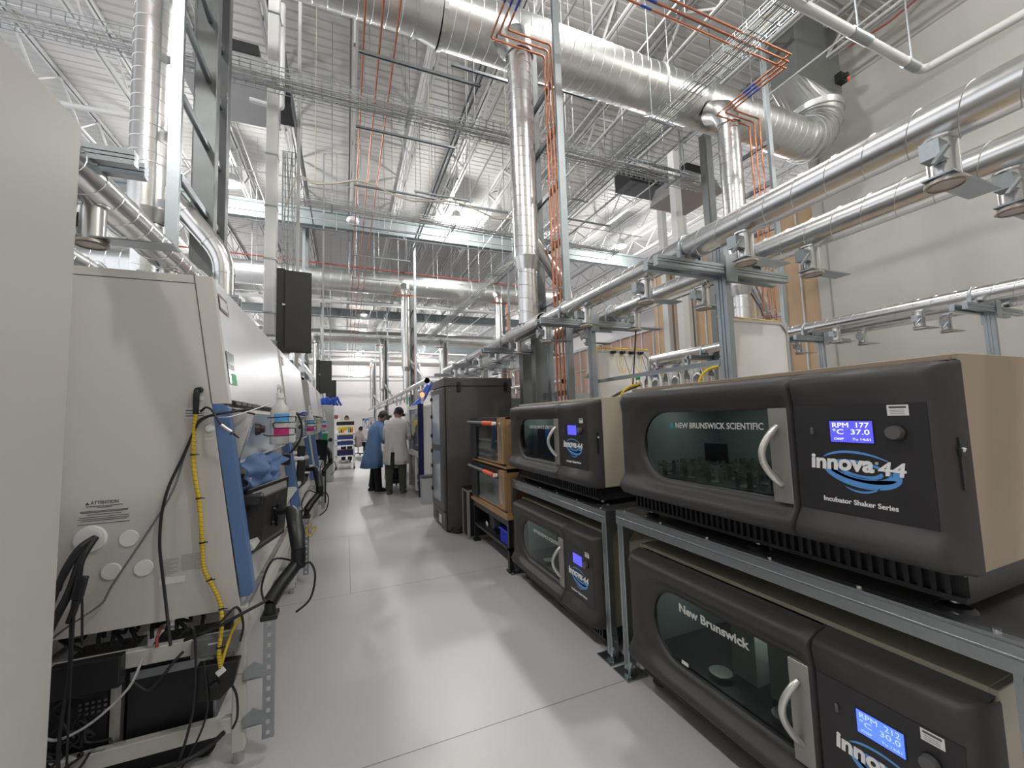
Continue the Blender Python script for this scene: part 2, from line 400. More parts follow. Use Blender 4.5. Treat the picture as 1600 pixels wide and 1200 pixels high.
struct(MB().box(10.3, 10.4, 5.85, 11.4, 1.0, 6.3), 'wall_right_framed_near', KRAFT)
struct(MB().box(10.3, 10.4, 11.4, 46, 0, 4.5), 'wall_right_framed_far', PINKW)
m = MB()
y = 5.86
while y < 11.4: m.box(10.26, 10.3, y, y+.035, 1.99, 6.3); y += .41
m.box(10.25, 10.27, 5.85, 11.4, 3.30, 3.33)
struct(m, 'trim_2', WSTEEL)
m = MB(); y = 11.45
while y < 40: m.box(10.24, 10.3, y, y+.04, 0, 4.5); y += .62
m.box(10.22, 10.3, 11.4, 46, 4.45, 4.56).box(10.23, 10.25, 11.4, 40, 3.5, 3.53)
struct(m, 'trim_3', WSTEEL)
struct(MB().box(10.20, 10.29, 5.86, 11.4, 0, 1.985), 'trim_4', WALL)
# emissive panel added for the bright lit patch of the deck
struct(MB().box(3.3, 4.9, 13.9, 16.2, ZD-.12, ZD-.02), 'deck_glow_patch', LITE)

def zig(m, x, y0, y1, z0, z1, step, t=.018):
    y = y0; k = 0
    while y < y1-.01:
        a = (x, y, z0 if k % 2 else z1); b = (x, min(y+step/2, y1), z1 if k % 2 else z0)
        m.ext([(-t,-t),(t,-t),(t,t),(-t,t)], a, b); y += step/2; k += 1
for i in range(-8, 14):
    x = .15 + 1.5*i; m = MB()
    for dx in (-.04, .04):
        m.box(x+dx-.022, x+dx+.022, -2, 46, 8.60, 8.645).box(x+dx-.022, x+dx+.022, -2, 46, ZD-.06, ZD-.004)
    zig(m, x, -2, 46, 8.64, ZD-.04, 1.5)
    side = 'directly over the copper pipes' if i == 0 else ('%s to the %s of the one over the copper pipes' % (ORD[abs(i)-1], 'right' if i > 0 else 'left'))
    solo(m, 'roof_joist', WSTEEL, 'white open web roof joist ' + side, 'roof joist', 'white open web roof joists')
for k, y in enumerate((14.5, 27.2, 39.5)):
    m = MB().box(-14, 24, y-.12, y+.12, 8.0, 8.05).box(-14, 24, y-.12, y+.12, 8.5, 8.56).box(-14, 24, y-.01, y+.01, 8.0, 8.5)
    solo(m, 'roof_girder', mat('grey_girder_paint', (0.22, .25, .255), .5, .2), 'grey steel girder crossing under the joists, %s from the camera' % ORD[k], 'steel beam', 'grey steel roof girders')

# lamps
def lamp(x, y):
    t = thing('high_bay_lamp', '', 'ceiling lamp', (0,0,0))
    MB().lathe([(.05,.30),(.10,.28),(.17,.12),(.24,.03),(.25,0),(.24,.0)], (0,0,0), 20).build('housing', WSTEEL, t)
    MB().ell((0,0,.0), (.21,.21,.085), 20, 8).build('lens', LENS, t)
    MB().cyl((0,0,.28), (0,0,1.085), .012, n=6).build('hanger', STRUT, t)
    return t
L0 = None
desc = {(-3.0,13.1): 'round white high bay lamp glowing behind the left steel posts', (3.5,13.1): 'round high bay lamp glowing beside the bright deck patch',
        (10.4,13.2): 'round high bay lamp glowing to the right of the tall copper pipes', (1.07,27.3): 'round high bay lamp over the aisle, nearest of the four in that file',
        (1.07,35.4): 'round high bay lamp over the aisle, second nearest of the four in that file', (1.1,43.0): 'round high bay lamp over the aisle, farthest of the file',
        (6.8,27.5): 'round high bay lamp right of the second duct drop, the nearer of two', (6.9,35.9): 'round high bay lamp right of the second duct drop, the middle one of its file',
        (6.9,43): 'round high bay lamp at the far end right of the distant duct drops'}
for x, y in LAMPS:
    if L0 is None: L0 = t = lamp(x, y)
    elif (x, y) in desc or y > 5: t = dup(L0)
    else: t = dup(L0)
    t.location = (x, y, 8.275); t['group'] = 'high bay ceiling lamps'
    t['label'] = desc.get((x, y), 'round high bay lamp, %s m down the hall and %s of the aisle' % (int(y+4), 'left' if x < 0 else 'right'))

# ================================================================== MAIN DUCTS (across the hall)
def duct(m, a, b, r, pitch, h=.004, wd=.012, n=32):
    m.cyl(a, b, r, n=n, caps=False); m.helix(a, b, r, pitch, h, wd, n); return m
BAY = [4.95, 15.75, 26.4, 37.1]
for k, y in enumerate(BAY):
    z = 6.85 if k == 0 else 6.65
    t = thing('main_exhaust_duct', ['huge spiral duct crossing overhead, the nearest, ending in an elbow by the wall',
        'second large duct crossing the hall, behind the nearest duct drops', 'large duct crossing far down the hall, third main duct', 'most distant large duct crossing the hall, fourth main duct'][k], 'air duct', (2, y, z), 'main ducts across the hall')
    if k == 0:
        m = MB(); duct(m, (1.15, y, z), (8.40, y, z), .365, .17); m.build('duct_body', DUCTBIG, t)
        m = MB(); duct(m, (-9, y, z+.02), (.85, y, z+.02), .325, .17); m.build('duct_body', DUCTBIG, t)
        MB().cyl((.85, y, z+.02), (1.15, y, z), .325, .365, n=32, caps=False).build('reducer', DUCTBIG, t)
        for fx_, fr_, fw_ in ((.83, .325, .03), (1.17, .365, .05), (4.75, .365, .035), (8.40, .365, .04)): MB().ring((fx_, y, z+(.02 if fx_ < 1 else 0)), (1,0,0), fr_, .022, fw_, 32).build('flange', DUCTBIG, t)
        # gored elbow turning up
        m = MB(); P = [(8.40, y, z)]
        for j in range(1, 7): a = R(90)*j/6; P.append((8.40+.62*math.sin(a), y, z+.62*(1-math.cos(a))))
        P += [(9.02, y, z+.75)]; m.tube(P, [.365+.016*i for i in range(len(P))], 32, caps=False)
        for j in range(1, 7): a = R(90)*j/6; m.ring(P[j], (math.cos(a), 0, math.sin(a)), .405+.012*j, .01, .02, 32)
        m.build('elbow', DUCTBIG, t)
        m = MB(); n = 32; vs = []
        for i in range(n): a = 2*PI*i/n; vs.append((9.02+.47*math.cos(a), y+.47*math.sin(a), z+.75))
        for i in range(n):
            a = 2*PI*i/n; q = max(abs(math.cos(a)), abs(math.sin(a))); vs.append((8.82+.70*math.cos(a)/q, y+.26*math.sin(a)/q, z+1.10))
        m.add(vs, [(i, (i+1)%n, n+(i+1)%n, n+i) for i in range(n)], False)
        m.build('transition', DUCTBIG, t)
        m = MB().box(8.12, 9.52, y-.26, y+.26, z+1.10, ZD).build('rectangular_riser', mat('grey_duct_box', (0.15, .16, .15), .5, .4, .1, 4), t)
        MB().box(9.3, 9.5, y-.38, y-.26, z+1.25, z+1.43).cyl((9.4, y-.38, z+1.34), (9.4, y-.45, z+1.34), .05).build('damper_actuator', BLACK, t)
        MB().cyl((9.5, y-.32, z+1.36), (9.58, y-.36, z+1.36), .055).build('actuator_cap', ORANGE, t)
    else:
        m = MB(); duct(m, (-9, y, z), (9.4, y, z), .40, .34, n=20); m.build('duct_body', DUCTBIG, t)
        for fx_ in (1.0, 4.7): MB().ring((fx_, y, z), (1,0,0), .40, .03, .05, 20).build('flange', DUCTBIG, t)
    m = MB()
    for x in (-6, -2.9, .1, 3.3, 6.6):
        for sy in (-.385, .385): MB().cyl((x, y+sy, z), (x, y+sy, ZD+.005), .008, n=5).build('hanger_rod', STRUT, t)

# ================================================================== SERVICE ROWS
ROW = [-1.30, 2.33, 6.02]
ROWN = ['left bench row', 'right incubator row', 'row by the far wall']
for k, yb in enumerate([4.41, 15.2, 25.8, 36.4]):
    for j, c in enumerate(ROW):
        x = c - (.31 if j == 0 else .28); hi = k == 0; n = 24 if hi else 14
        bay = ['nearest', 'second', 'third', 'fourth'][k]
        t = thing('duct_riser', 'vertical duct drop with side branch over the %s, %s from camera' % (ROWN[j], bay), 'air duct', (x, yb, 2.6), 'vertical duct drops')
        m = MB(); duct(m, (x, yb, 3.42 if j else 3.80), (x, yb, 6.10), .158, .125 if hi else .3, .003, .007, n); m.build('upper_pipe', DUCT, t)
        m = MB()
        if j == 0: m.cyl((x, yb, 3.40), (x, yb, 3.80), .158, n=n, caps=False).ring((x, yb, 3.8), (0,0,1), .158, .004, .012, n).cyl((x, yb, 3.28), (x, yb, 3.40), .12, .158, n=n, caps=False)
        else: m.cyl((x, yb, 3.26), (x, yb, 3.42), .122, .165, n=n, caps=False).ring((x, yb, 3.42), (0,0,1), .160, .008, .012, n)
        m.build('reducer', DUCT, t)
        m = MB(); duct(m, (x, yb, 2.60), (x, yb, 3.27), .12, .16, .003, .007, n); m.build('lower_pipe', DUCT, t)
        # boot into the main duct
        m = MB().tube([(x, yb, 6.05), (x, yb+.02, 6.2), (x, yb+.09, 6.36), (x, yb+.3, 6.52)], [.165, .18, .19, .19], n, caps=False).ring((x, yb, 6.08), (0,0,1), .17, .01, .03, n)
        m.build('boot', DUCT, t)
        # side branch to the second duct
        z0 = 3.78 if j else 3.75
        P = arc([(x+.02, yb, z0), (x+.56, yb, 3.06), (x+.56, yb, 2.6)], .16, 4)
        m = MB().tube(P, .085, n-4, caps=False)
        for q in (.45, .8): m.ring((x+.02+.54*q, yb, z0+(3.06-z0)*q), (.54, 0, 3.06-z0), .085, .004, .012, n)
        m.ring((x+.56, yb, 2.9), (0,0,1), .085, .004, .012, n)
        m.build('side_branch', DUCT, t)

# long paired ducts with blast gates
def gate(m_c, m_f, m_b, m_l, x, y, z, r=.046):
    m_c.cyl((x, y, z-.155), (x, y, z+.02), r, n=18, caps=False)
    m_c.ring((x, y, z+.0), (0,0,1), r, .012, .008, 18)
    m_f.cyl((x, y, z-.158), (x, y, z-.170), r+.012, r+.014, n=18).cyl((x, y, z-.17), (x, y, z-.176), r+.004, n=18, caps=False)
    m_b.box(x-.06, x+.30, y-.045, y+.045, z-.150, z-.143)
    m_l.box(x-.115, x-.05, y-.035, y+.02, z-.10, z-.035).obox((x-.112, y-.035, z-.10), (.012, .012, .07), (0.5, .4, 0))
for j, c in enumerate(ROW):
    for q, dx in enumerate((-.28, .28)):
        x = c + dx; z = 2.54; r = .08 if q == 0 else .086
        for seg, (ya, yb) in enumerate(((-.6 if j < 2 else -1.2, 8.8), (11.1, 41.0))):
            nm = ['near', 'aisle-side', ][0]
            t = thing('branch_duct', '%s of two slim gated ducts over the %s, %s length' % (['left', 'right'][q], ROWN[j], ['near', 'far'][seg]), 'air duct', (x, ya, z), 'paired exhaust ducts over the benches')
            m = MB(); duct(m, (x, ya, z), (x, yb, z), r, .145 if seg == 0 else .6, .0025, .006, 22 if seg == 0 else 12)
            m.ell((x, yb, z), (r, r*.8, r), 14, 8)
            m.build('duct_body', DUCT, t)
            if j == 1 and q == 0 and seg == 0:
                MB().tube(arc([(x, 4.41+.0, z+.28), (x, 4.40, z), (x, 4.75, z-.0)], .1, 3), .105, 20, caps=False).cyl((x, 4.0, z), (x, 4.9, z), .105, n=22, caps=False).ring((x, 4.0, z), (0,1,0), .10, .008, .015, 22).ring((x, 4.9, z), (0,1,0), .10, .008, .015, 22).build('tee', DUCT, t)
            elif seg == 0: MB().cyl((x, 4.15, z), (x, 4.7, z), .098, n=22, caps=False).ring((x, 4.15, z), (0,1,0), .092, .008, .015, 22).build('tee', DUCT, t)
            ys = [.72+.81*i for i in range(10)] if seg == 0 else [12 + 1.62*i for i in range(8)]
            if j == 0: ys = [2.255 + .82*i for i in range(8)] if seg == 0 else ys
            for y in ys:
                if abs(y - 1.92) < .12 or y > yb: continue
                a, b, d, e = MB(), MB(), MB(), MB(); gate(a, b, d, e, x, y, z-r+.01)
                g = a.build('blast_gate', DUCT, t); b.build('gate_rim', mat('gate_rim_metal', (.42, .38, .34), .5, .7), g)
                if seg == 0: d.build('slide_plate', STRUT, g); e.build('gate_actuator', STRUT, g)
            if seg == 0:
                for y in (1.92, 3.50, 5.2, 6.9): MB().tube([(x+(r+.006)*math.cos(a_), y, z+(r+.006)*math.sin(a_)) for a_ in [PI*1.15+PI*1.7*i/14*-1 for i in range(15)]], .012, 5).box(x-r-.012, x-r+.002, y-.015, y+.015, 2.445, z).box(x+r-.002, x+r+.012, y-.015, y+.015, 2.445, z).build('saddle', STRUT, t)
# support frames: a post with a double cross arm
for j, c in enumerate(ROW):
    for k, y in enumerate((1.92 if j else 2.10, 3.50, 5.25, 6.9, 8.5)):
        t = thing('duct_support_frame', 'strut post with cross arms in the %s, %s from camera' % (ROWN[j], ORD[k]), 'support frame', (c, y, 0), 'strut frames carrying the paired ducts')
        MB().ext(hgroove(.045, .083), (c, y, 0), (c, y, 2.58 if j or k else 2.72), (0,1,0)).build('post', STRUT, t)
        za = 2.411 if j or k else 2.60
        for dy in (-.045, .045):
            MB().ext(hgroove(.041, .062, .007), (c-.60, y+dy, za), (c+(.57 if j or k else .50), y+dy, za)).build('cross_arm', STRUT, t)
        MB().box(c-.05, c+.05, y-.075, y-.068, 2.33, 2.50).build('bracket', STRUT, t); MB().box(c-.01, c+.035, y+.03, y+.06, 2.28, 2.38).build('bracket', STRUT, t)
        MB().box(c-.06, c+.06, y-.06, y+.06, 0, .01).build('base_plate', STRUT, t)

# service stacks: strut posts, steel columns, rungs, copper drops
for j, c in enumerate(ROW):
    for k, yb in enumerate((0, 10.8, 21.4, 32.0)):
        nm = '%s, %s stack' % (ROWN[j], ORD[k])
        top = 8.6 if j != 2 else 7.6
        m = MB().ext(hgroove(.083, .045, .006), (c, 3.955+yb, 0), (c, 3.955+yb, top), (0,1,0))
        solo(m, 'tall_strut_post', STRUT, 'tall strut post beside the copper pipes, ' + nm, 'strut post', 'tall strut posts')
        t = thing('steel_column_pair', 'grey steel box column pair behind the copper pipes, ' + nm, 'steel column', (c, 4.71+yb, 0), 'grey steel column pairs')
        MB().ext([(-.095,-.06),(.095,-.06),(.095,.06),(-.095,.06)], (c, 4.71+yb, 0), (c, 4.71+yb, 6.44 if j else 9.0), (0,1,0)).build('column', STEELCOL, t, .004, 1)
        MB().ext([(-.095,-.06),(.095,-.06),(.095,.06),(-.095,.06)], (c, 5.11+yb, 0), (c, 5.11+yb, 2.35 if j == 1 else 6.44), (0,1,0)).build('column', STEELCOL, t, .004, 1)
        if k < 2:
            for z in (1.75, 2.9, 3.55, 4.25, 4.95, 5.6):
                MB().ext(groove(.041, .06, .4), (c+.03, 3.98+yb, z), (c+.03, 4.65+yb, z)).build('rung', STRUT, t)
                if j == 0: MB().ext(groove(.041, .06, .4), (c+.03, 4.77+yb, z+.02), (c+.03, 5.05+yb, z+.02)).build('rung', STRUT, t)
            if j == 1: solo(MB().ext(hgroove(.045, .083), (c, 4.42+yb, 0), (c, 4.42+yb, 2.55), (0,1,0)), 'short_strut_post', STRUT, 'short strut post left of the copper pipes, ' + nm, 'strut post')
        for i in range(3 if (j or k) else 0):
            xx = c - .72 + .075*i; yy = 4.26 - .085*i + yb; zz = 6.04
            P = arc([(xx, 3.30+yb-.085*(2-i), zz), (xx, yy, zz), (c+.0, yy, zz), (c+.0, yy, 1.2)], .035, 3)
            if k > 1: P = [(xx, 3.3+yb, zz), (xx, yy, zz), (c, yy, zz), (c, yy, 1.2)]
            m = MB().tube(P, .0125, 8 if k == 0 else 5)
            t = solo(m, 'copper_pipe_drop', COPPER, 'vertical copper pipe, %s of three, %s' % (['left', 'middle', 'right'][i], nm), 'copper pipe', 'copper pipe drops', org=(c, yy, 1.2))
            if k == 0:
                MB().cyl((xx, 3.62+.02*i, zz), (xx, 3.80+.02*i, zz), .0135, n=8).build('blue_marker', mat('blue_tape', (.03, .05, .32), .5), t)
                for z in (2.98, 3.62, 4.32, 5.02): MB().ring((c, yy, z), (0,0,1), .0125, .006, .02, 8).build('pipe_clamp', STRUT, t)
# triple copper runs
for i in range(3):
    m = MB().tube(arc([(-6, 3.30-.085*(2-i), 6.04), (5.32+.075*i, 3.30-.085*(2-i), 6.04)], .03), .0125, 8)
    t = solo(m, 'copper_pipe_run', COPPER, 'horizontal copper pipe crossing at upper right, %s of three' % ['nearest', 'middle', 'farthest'][i], 'copper pipe', 'copper pipes crossing the hall')
    MB().cyl((3.05, 3.30-.085*(2-i), 6.04), (3.2, 3.30-.085*(2-i), 6.04), .0135, n=8).build('blue_marker', mat('blue_tape', (.03, .05, .32), .5), t)
    x = (.205, .40, .585)[i]
    solo(MB().tube([(x, 3.3-.085*(2-i), 6.30), (x, 42, 6.30)], .0135, 8), 'copper_pipe_run', COPPER, 'long copper pipe running down the hall over the aisle, %s of three' % ['left', 'middle', 'right'][i], 'copper pipe', 'copper pipes over the aisle')

def chan(a, b, label, grp, rods=(.1, .9), h=.041, zt=ZD+.005, prof=None):
    a = Vector(a); b = Vector(b)
    t = thing('strut_channel', label, 'strut channel', a, grp)
    MB().ext(prof or cprof(.041, h), a, b, (0,0,-1)).build('channel', STRUT, t)
    for q in rods: p = a.lerp(b, q); MB().cyl((p.x, p.y, p.z+.02), (p.x, p.y, zt), .006, n=5).build('hanger_rod', STRUT, t)
for k, y in enumerate((5.23, 6.68, 8.45, 10.3, 12.2, 14.2, 17.0, 20.0, 24)):
    chan((.15, y, 6.262), (1.80, y, 6.262), 'slotted strut hanging under the long copper pipes, %s from the camera' % ORD[k], 'struts under the aisle copper pipes', (.08, .45, .93), .03)
for k, (xa, xb, y, z, lab) in enumerate(((1.55, 2.6, 5.9, 7.1, 'short strut left of the tall near duct drop just under the big duct'), (1.53, 3.0, 9.58, 7, 'short strut left of the glowing deck patch'),
        (2.7, 4.1, 9.82, 7, 'short strut above the glowing deck patch'), (2.4, 4.11, 4.0, 7.15, 'slotted strut above the near main duct beside the tall post'), (4.35, 5.85, 4.0, 7.15, 'slotted strut above the near main duct under the crossing copper pipes'),
        (3.0, 4.1, 5.75, 7.1, 'short strut just below the big duct right of the tall post'), (4.45, 6.1, 5.62, 6.05, 'short strut under the diagonal basket tray'), (5.77, 7.23, 9.6, 7, 'short strut left of the round lamp on the right'),
        (-2.5, 0, 12.4, 7, 'long strut crossing behind the left black display'), (1.2, 5.7, 12.4, 7, 'long strut crossing below the glowing deck patch'), (-1, 7, 18, 6.4, 'long strut crossing behind the second main duct'), (-1, 7, 22, 6.3, 'distant long strut crossing the hall'))):
    chan((xa, y, z), (xb, y, z), lab, 'short struts hanging from the roof')
for k, (x, z, lab) in enumerate(((2.13, 7.5, 'left rail of the strut pair running down the hall left of the near duct drop'), (2.22, 7.5, 'right rail of the strut pair running down the hall left of the near duct drop'), (-.98, 7.9, 'strut rail running down the hall above the white wire drop'), (5.9, 7.5, 'left of two strut rails running down the hall at right'), (6.3, 7.5, 'right of two strut rails running down the hall at right'), (.08, 8.3, 'strut rail running down the hall above the copper pipes'))):
    chan((x, 2.5, z), (x, 34, z), lab, 'strut rails running down the hall', (.03, .13, .25, .4, .6))
# red sprinkler pipes, white pipes
solo(MB().tube([(-6, 16.3, 7.5), (9.5, 17.0, 7.5)], .028, 8), 'sprinkler_pipe', REDP, 'thin red sprinkler pipe crossing the hall behind the copper pipes', 'pipe')
solo(MB().tube(arc([(10.1, 3.2, 9.25), (9.9, 4.0, 9.0), (9.7, 4.6, 8.95), (9.3, 4.4, 8.9)], .1), .02, 6), 'red_cable', REDP, 'thin red cable along the top of the white wall beside the grey duct box', 'cable')
for k, (y, z, r) in enumerate(((19.5, 6.9, .06), (22.5, 6.0, .05), (29.5, 6.2, .07), (32, 5.9, .06), (40, 5.6, .09), (42.5, 5.5, .12))):
    solo(MB().tube([(-9, y, z), (9.5, y, z)], r, 10).cyl((2.8, y, z), (2.8, y, ZD+.01), .012, n=5).cyl((-1.9, y, z), (-1.9, y, ZD+.01), .012, n=5), 'overhead_pipe', WPIPE if k != 4 else DUCT, 'pale overhead pipe crossing far down the hall, %s from the camera' % ORD[k], 'pipe', 'distant crossing pipes')
t = thing('drain_pipe', 'white pipe with a corner and metal couplings at upper right, hung before the bare wall', 'pipe', (6, 2.62, 6))
MB().tube(arc([(-2, 2.6, 6), (7.25, 2.64, 6), (7.42, 1.0, 6)], .1), .055, 14).build('pipe_body', WPIPE, t)
for a_, b_ in (((5.65, 2.63, 6), (6.0, 2.63, 6)), ((6.85, 2.64, 6), (7.1, 2.64, 6)), ((7.40, 1.35, 6), (7.42, 1.15, 6))): MB().cyl(a_, b_, .064, n=14).build('coupling', STRUT, t)
for a_, b_ in ((5.8, 2.63), (7.0, 2.64), (7.4, 1.2)): MB().cyl((a_, b_, 6.05), (a_, b_, ZD+.005), .01, n=6).build('hanger_rod', STRUT, t)
for k, P in enumerate(([(-8, 8.05, 6.5), (-3.0, 8.0, 6.5)], [(-1.38, 6.95, 6.5), (-.95, 7.0, 6.5), (-.95, 7.0, 8.3)])):
    solo(MB().tube(arc(P, .06), .04, 10), 'drain_pipe', WPIPE, ['white pipe on a hanger at upper left behind the big duct drop', 'white elbow pipe coming out at the top of the white wire drop'][k], 'pipe')
for k, (x, z) in enumerate(((1.4, 8.1), (4.9, 8.0), (7.9, 7.8), (-2.2, 8.0), (3.3, 7.9))):
    solo(MB().tube([(x, -1, z), (x, 45, z)], .02, 6), 'conduit', WSTEEL, 'thin white conduit running down the hall under the roof, %s m from the left wall' % int(x+14), 'conduit', 'conduits under the roof')
for k, y in enumerate((7.6, 10.9, 12.9, 17.6, 20.6, 24.2)):
    solo(MB().tube([(-9, y, 7.6-.05*k), (9.5, y, 7.6-.05*k)], .016, 6).cyl((4.4, y, 7.6-.05*k), (4.4, y, ZD+.01), .008, n=5), 'conduit', WSTEEL, 'thin pale conduit crossing the hall, %s from the camera' % ORD[k], 'conduit', 'conduits crossing the hall')

# wire basket trays
def basket(t, a, b, wd, h, step, lw=.0035, cables=5):
    a = Vector(a); b = Vector(b); d = (b-a).normalized(); s = Vector((0,0,1)).cross(d)
    if s.length < .1: s = Vector((1,0,0))
    s.normalize(); u = d.cross(s); u = -u if u.z < 0 else u
    m = MB(); sq = [(-lw,-lw),(lw,-lw),(lw,lw),(-lw,lw)]
    for i in range(5): q = -wd/2+wd*i/4; m.ext(sq, a+s*q, b+s*q)
    for q in (-wd/2, wd/2):
        for hh in (h*.5, h): m.ext(sq, a+s*q+u*hh, b+s*q+u*hh)
    n = int((b-a).length/step)
    for i in range(n+1):
        p = a + d*step*i
        m.ext(sq, p-s*wd/2, p+s*wd/2); m.ext(sq, p-s*wd/2, p-s*wd/2+u*h); m.ext(sq, p+s*wd/2, p+s*wd/2+u*h)
    m.build('wire_basket', STRUT, t)
    m = MB()
    for i in range(cables):
        q = -wd*.35+wd*.7*i/max(1, cables-1); P = []
        N = max(4, int((b-a).length/.6))
        for k in range(N+1): P.append(a.lerp(b, k/N)+s*(q+random.uniform(-.02, .02))+u*(.018+random.uniform(0, .015)))
        m.tube(P, .008, 5)
    m.build('cable_bundle', mat('white_data_cable', (.62, .61, .57), .6), t)
    m = MB(); L_ = (b-a).length
    for i in range(int(L_/2.4)+1):
        p = a + d*(min(.6+2.4*i, L_-.1))
        if abs(d.z) < .5:
            for q in (-wd/2-.03, wd/2+.03): m.cyl(p+s*q, (p+s*q)+Vector((0,0,ZD-.06-p.z)), .006, n=5)
            m.ext(cprof(.03, .025), p-s*(wd/2+.05)-u*.02, p+s*(wd/2+.05)-u*.02)
            m.build('trapeze_hanger', STRUT, t); m = MB()
for nm, a, b, wd, h, st, nc in (('wire basket cable tray crossing just beyond the near main duct', (-7, 5.5, 5.74), (6.6, 5.5, 5.74), .32, .11, .11, 7),
        ('wire basket cable tray crossing lower and farther, behind the long copper pipes', (-.85, 8.2, 5.6), (6.5, 8.4, 5.6), .26, .09, .12, 6),
        ('wire basket cable tray running down the hall at right under the big duct', (4.58, 1.6, 5.98), (4.3, 24, 5.98), .34, .10, .16, 8),
        ('vertical wire basket tray beside the white wire drop at left', (-.78, 6.5, 2.6), (-.78, 6.5, 5.5), .16, .08, .10, 4),
        ('far wire basket tray crossing beyond the second main duct', (-4, 20.6, 5.5), (8, 20.6, 5.5), .3, .12, .3, 5)):
    t = thing('basket_tray', nm, 'cable tray', a, 'wire basket cable trays'); basket(t, a, b, wd, h, st, cables=nc)
P = [(-.8+.32*i, 7.25+.05*math.sin(i*1.7), 5.62-.10*math.sin(i*1.3)-.012*i) for i in range(15)]
solo(MB().tube(arc([(-.9, 7.2, 5.0), (-.75, 7.2, 5.55)]+P, .05), .016, 6).cyl(P[1], (P[1][0], P[1][1], ZD+.01), .005, n=5).cyl(P[7], (P[7][0], P[7][1], ZD+.01), .005, n=5).cyl(P[12], (P[12][0], P[12][1], ZD+.01), .005, n=5), 'draped_hose', mat('cream_hose', (.62, .57, .45), .5), 'cream hose draped in loops between clips under the roof', 'hose')
# hanging air units with dark vents
for k, (x, y, z, lab) in enumerate(((-1.75, 7.7, 7.0, 'grey box air unit hanging under the roof at upper left'), (8.1, 7.6, 6.9, 'grey box air unit hanging under the roof behind the right duct drop'))):
    t = thing('air_unit', lab, 'air unit', (x, y, z))
    m = MB(); a = .62
    m.add([(x-a, y-a, z), (x+a, y-a, z), (x+a, y+a, z), (x-a, y+a, z), (x-a*.8, y-a*.8, z+.45), (x+a*.8, y-a*.8, z+.45), (x+a*.8, y+a*.8, z+.45), (x-a*.8, y+a*.8, z+.45)], [(0,3,2,1),(4,5,6,7),(0,1,5,4),(1,2,6,5),(2,3,7,6),(3,0,4,7)])
    m.build('casing', mat('air_unit_metal', (.40, .40, .40), .5, .7, .15, 3), t)
    MB().box(x-a*.7, x+a*.7, y-a*.85, y+a*.8, z+.45, z+.62).build('plenum', BLACKM, t)
    for sx in (-.6, .6):
        for sy in (-.6, .6): MB().cyl((x+sx, y+sy, z), (x+sx, y+sy, ZD+.005), .01, n=5).build('hanger_rod', STRUT, t)
    solo(MB().box(x-.7, x+.7, y+1.2, y+1.9, 8.0, 8.5), 'roof_exhaust_vent', BLACKM, 'dark roof vent opening next to the %s air unit' % ['left', 'right'][k], 'roof vent')
t = thing('wire_drop_column', 'square white wire duct column dropping to the left black display', 'column', (-.90, 5.9, 2.62))
MB().box(-.965, -.835, 5.83, 5.97, 2.62, 8.6).build('duct_body', WHITE, t, .005, 1)
m = MB()
for z in (2.9, 3.6, 4.3, 5.0, 6.0, 7.0): m.box(-.972, -.828, 5.823, 5.977, z, z+.02)
m.build('band', STRUT, t)
t = thing('white_column', 'white square column standing in the far right row behind the duct', 'column', (6.35, 6.2, 0))
MB().box(6.27, 6.43, 6.12, 6.28, 0, 6.9).build('shaft', WHITE, t, .005, 1); MB().box(6.2, 6.5, 6.05, 6.35, 0, .02).build('base_plate', WHITE, t)
for k, y in enumerate((9.7, 10.55)):
    solo(MB().box(10.02, 10.2, y-.12, y+.12, 0, ZD), 'wall_column', WSTEEL, ['nearer', 'farther'][k]+' white steel column against the brown insulated wall', 'column')
for k, (x, y) in enumerate(((.25, 6.1), (.3, 9.7), (.35, 13.5), (3.0, 6.0), (3.0, 11.0), (-.4, 4.1), (6, 8))):
    t = thing('fire_sprinkler', 'small brass sprinkler below the deck, %s m down, %s m from the left' % (int(y+4), int(x+14)), 'sprinkler', (x, y, 8.4), 'sprinkler heads')
    MB().cyl((x, y, 8.45), (x, y, 9.36), .014, n=6).build('drop_pipe', WSTEEL, t); MB().lathe([(.015,.08),(.03,.03),(.035,.01),(.02,0)], (x, y, 8.38), 10).build('head', mat('brass', (.3, .2, .14), .4, .8), t)
t = thing('dome_sensor', 'small white dome device hanging on a rod above the long copper pipes', 'ceiling device', (.2, 13.6, 7.9))
MB().lathe([(.02,.16),(.16,.12),(.2,.04),(.12,0)], (.2, 13.6, 7.9), 16).build('dome', WHITE, t); MB().cyl((.2, 13.6, 8.05), (.2, 13.6, ZD-.05), .02, n=8).build('rod', STRUT, t)
# hanging white rods field
m = MB()
for k, (x, y, z) in enumerate(((2.7, 5.2, 5.9), (2.85, 5.2, 5.9), (3.6, 5.9, 5.8), (3.75, 5.9, 5.8), (3.0, 7.0, 5.2), (1.9, 6.3, 6.0), (2.05, 6.3, 6.0), (2.3, 7.5, 5.5), (1.2, 9, 5.8))):
    solo(MB().cyl((x, y, z), (x, y, ZD+.005), .008, n=5), 'hanger_rod', WSTEEL, 'lone white hanger rod near the nearest duct drop, %s of the loose rods' % ORD[k], 'rod', 'loose hanger rods')

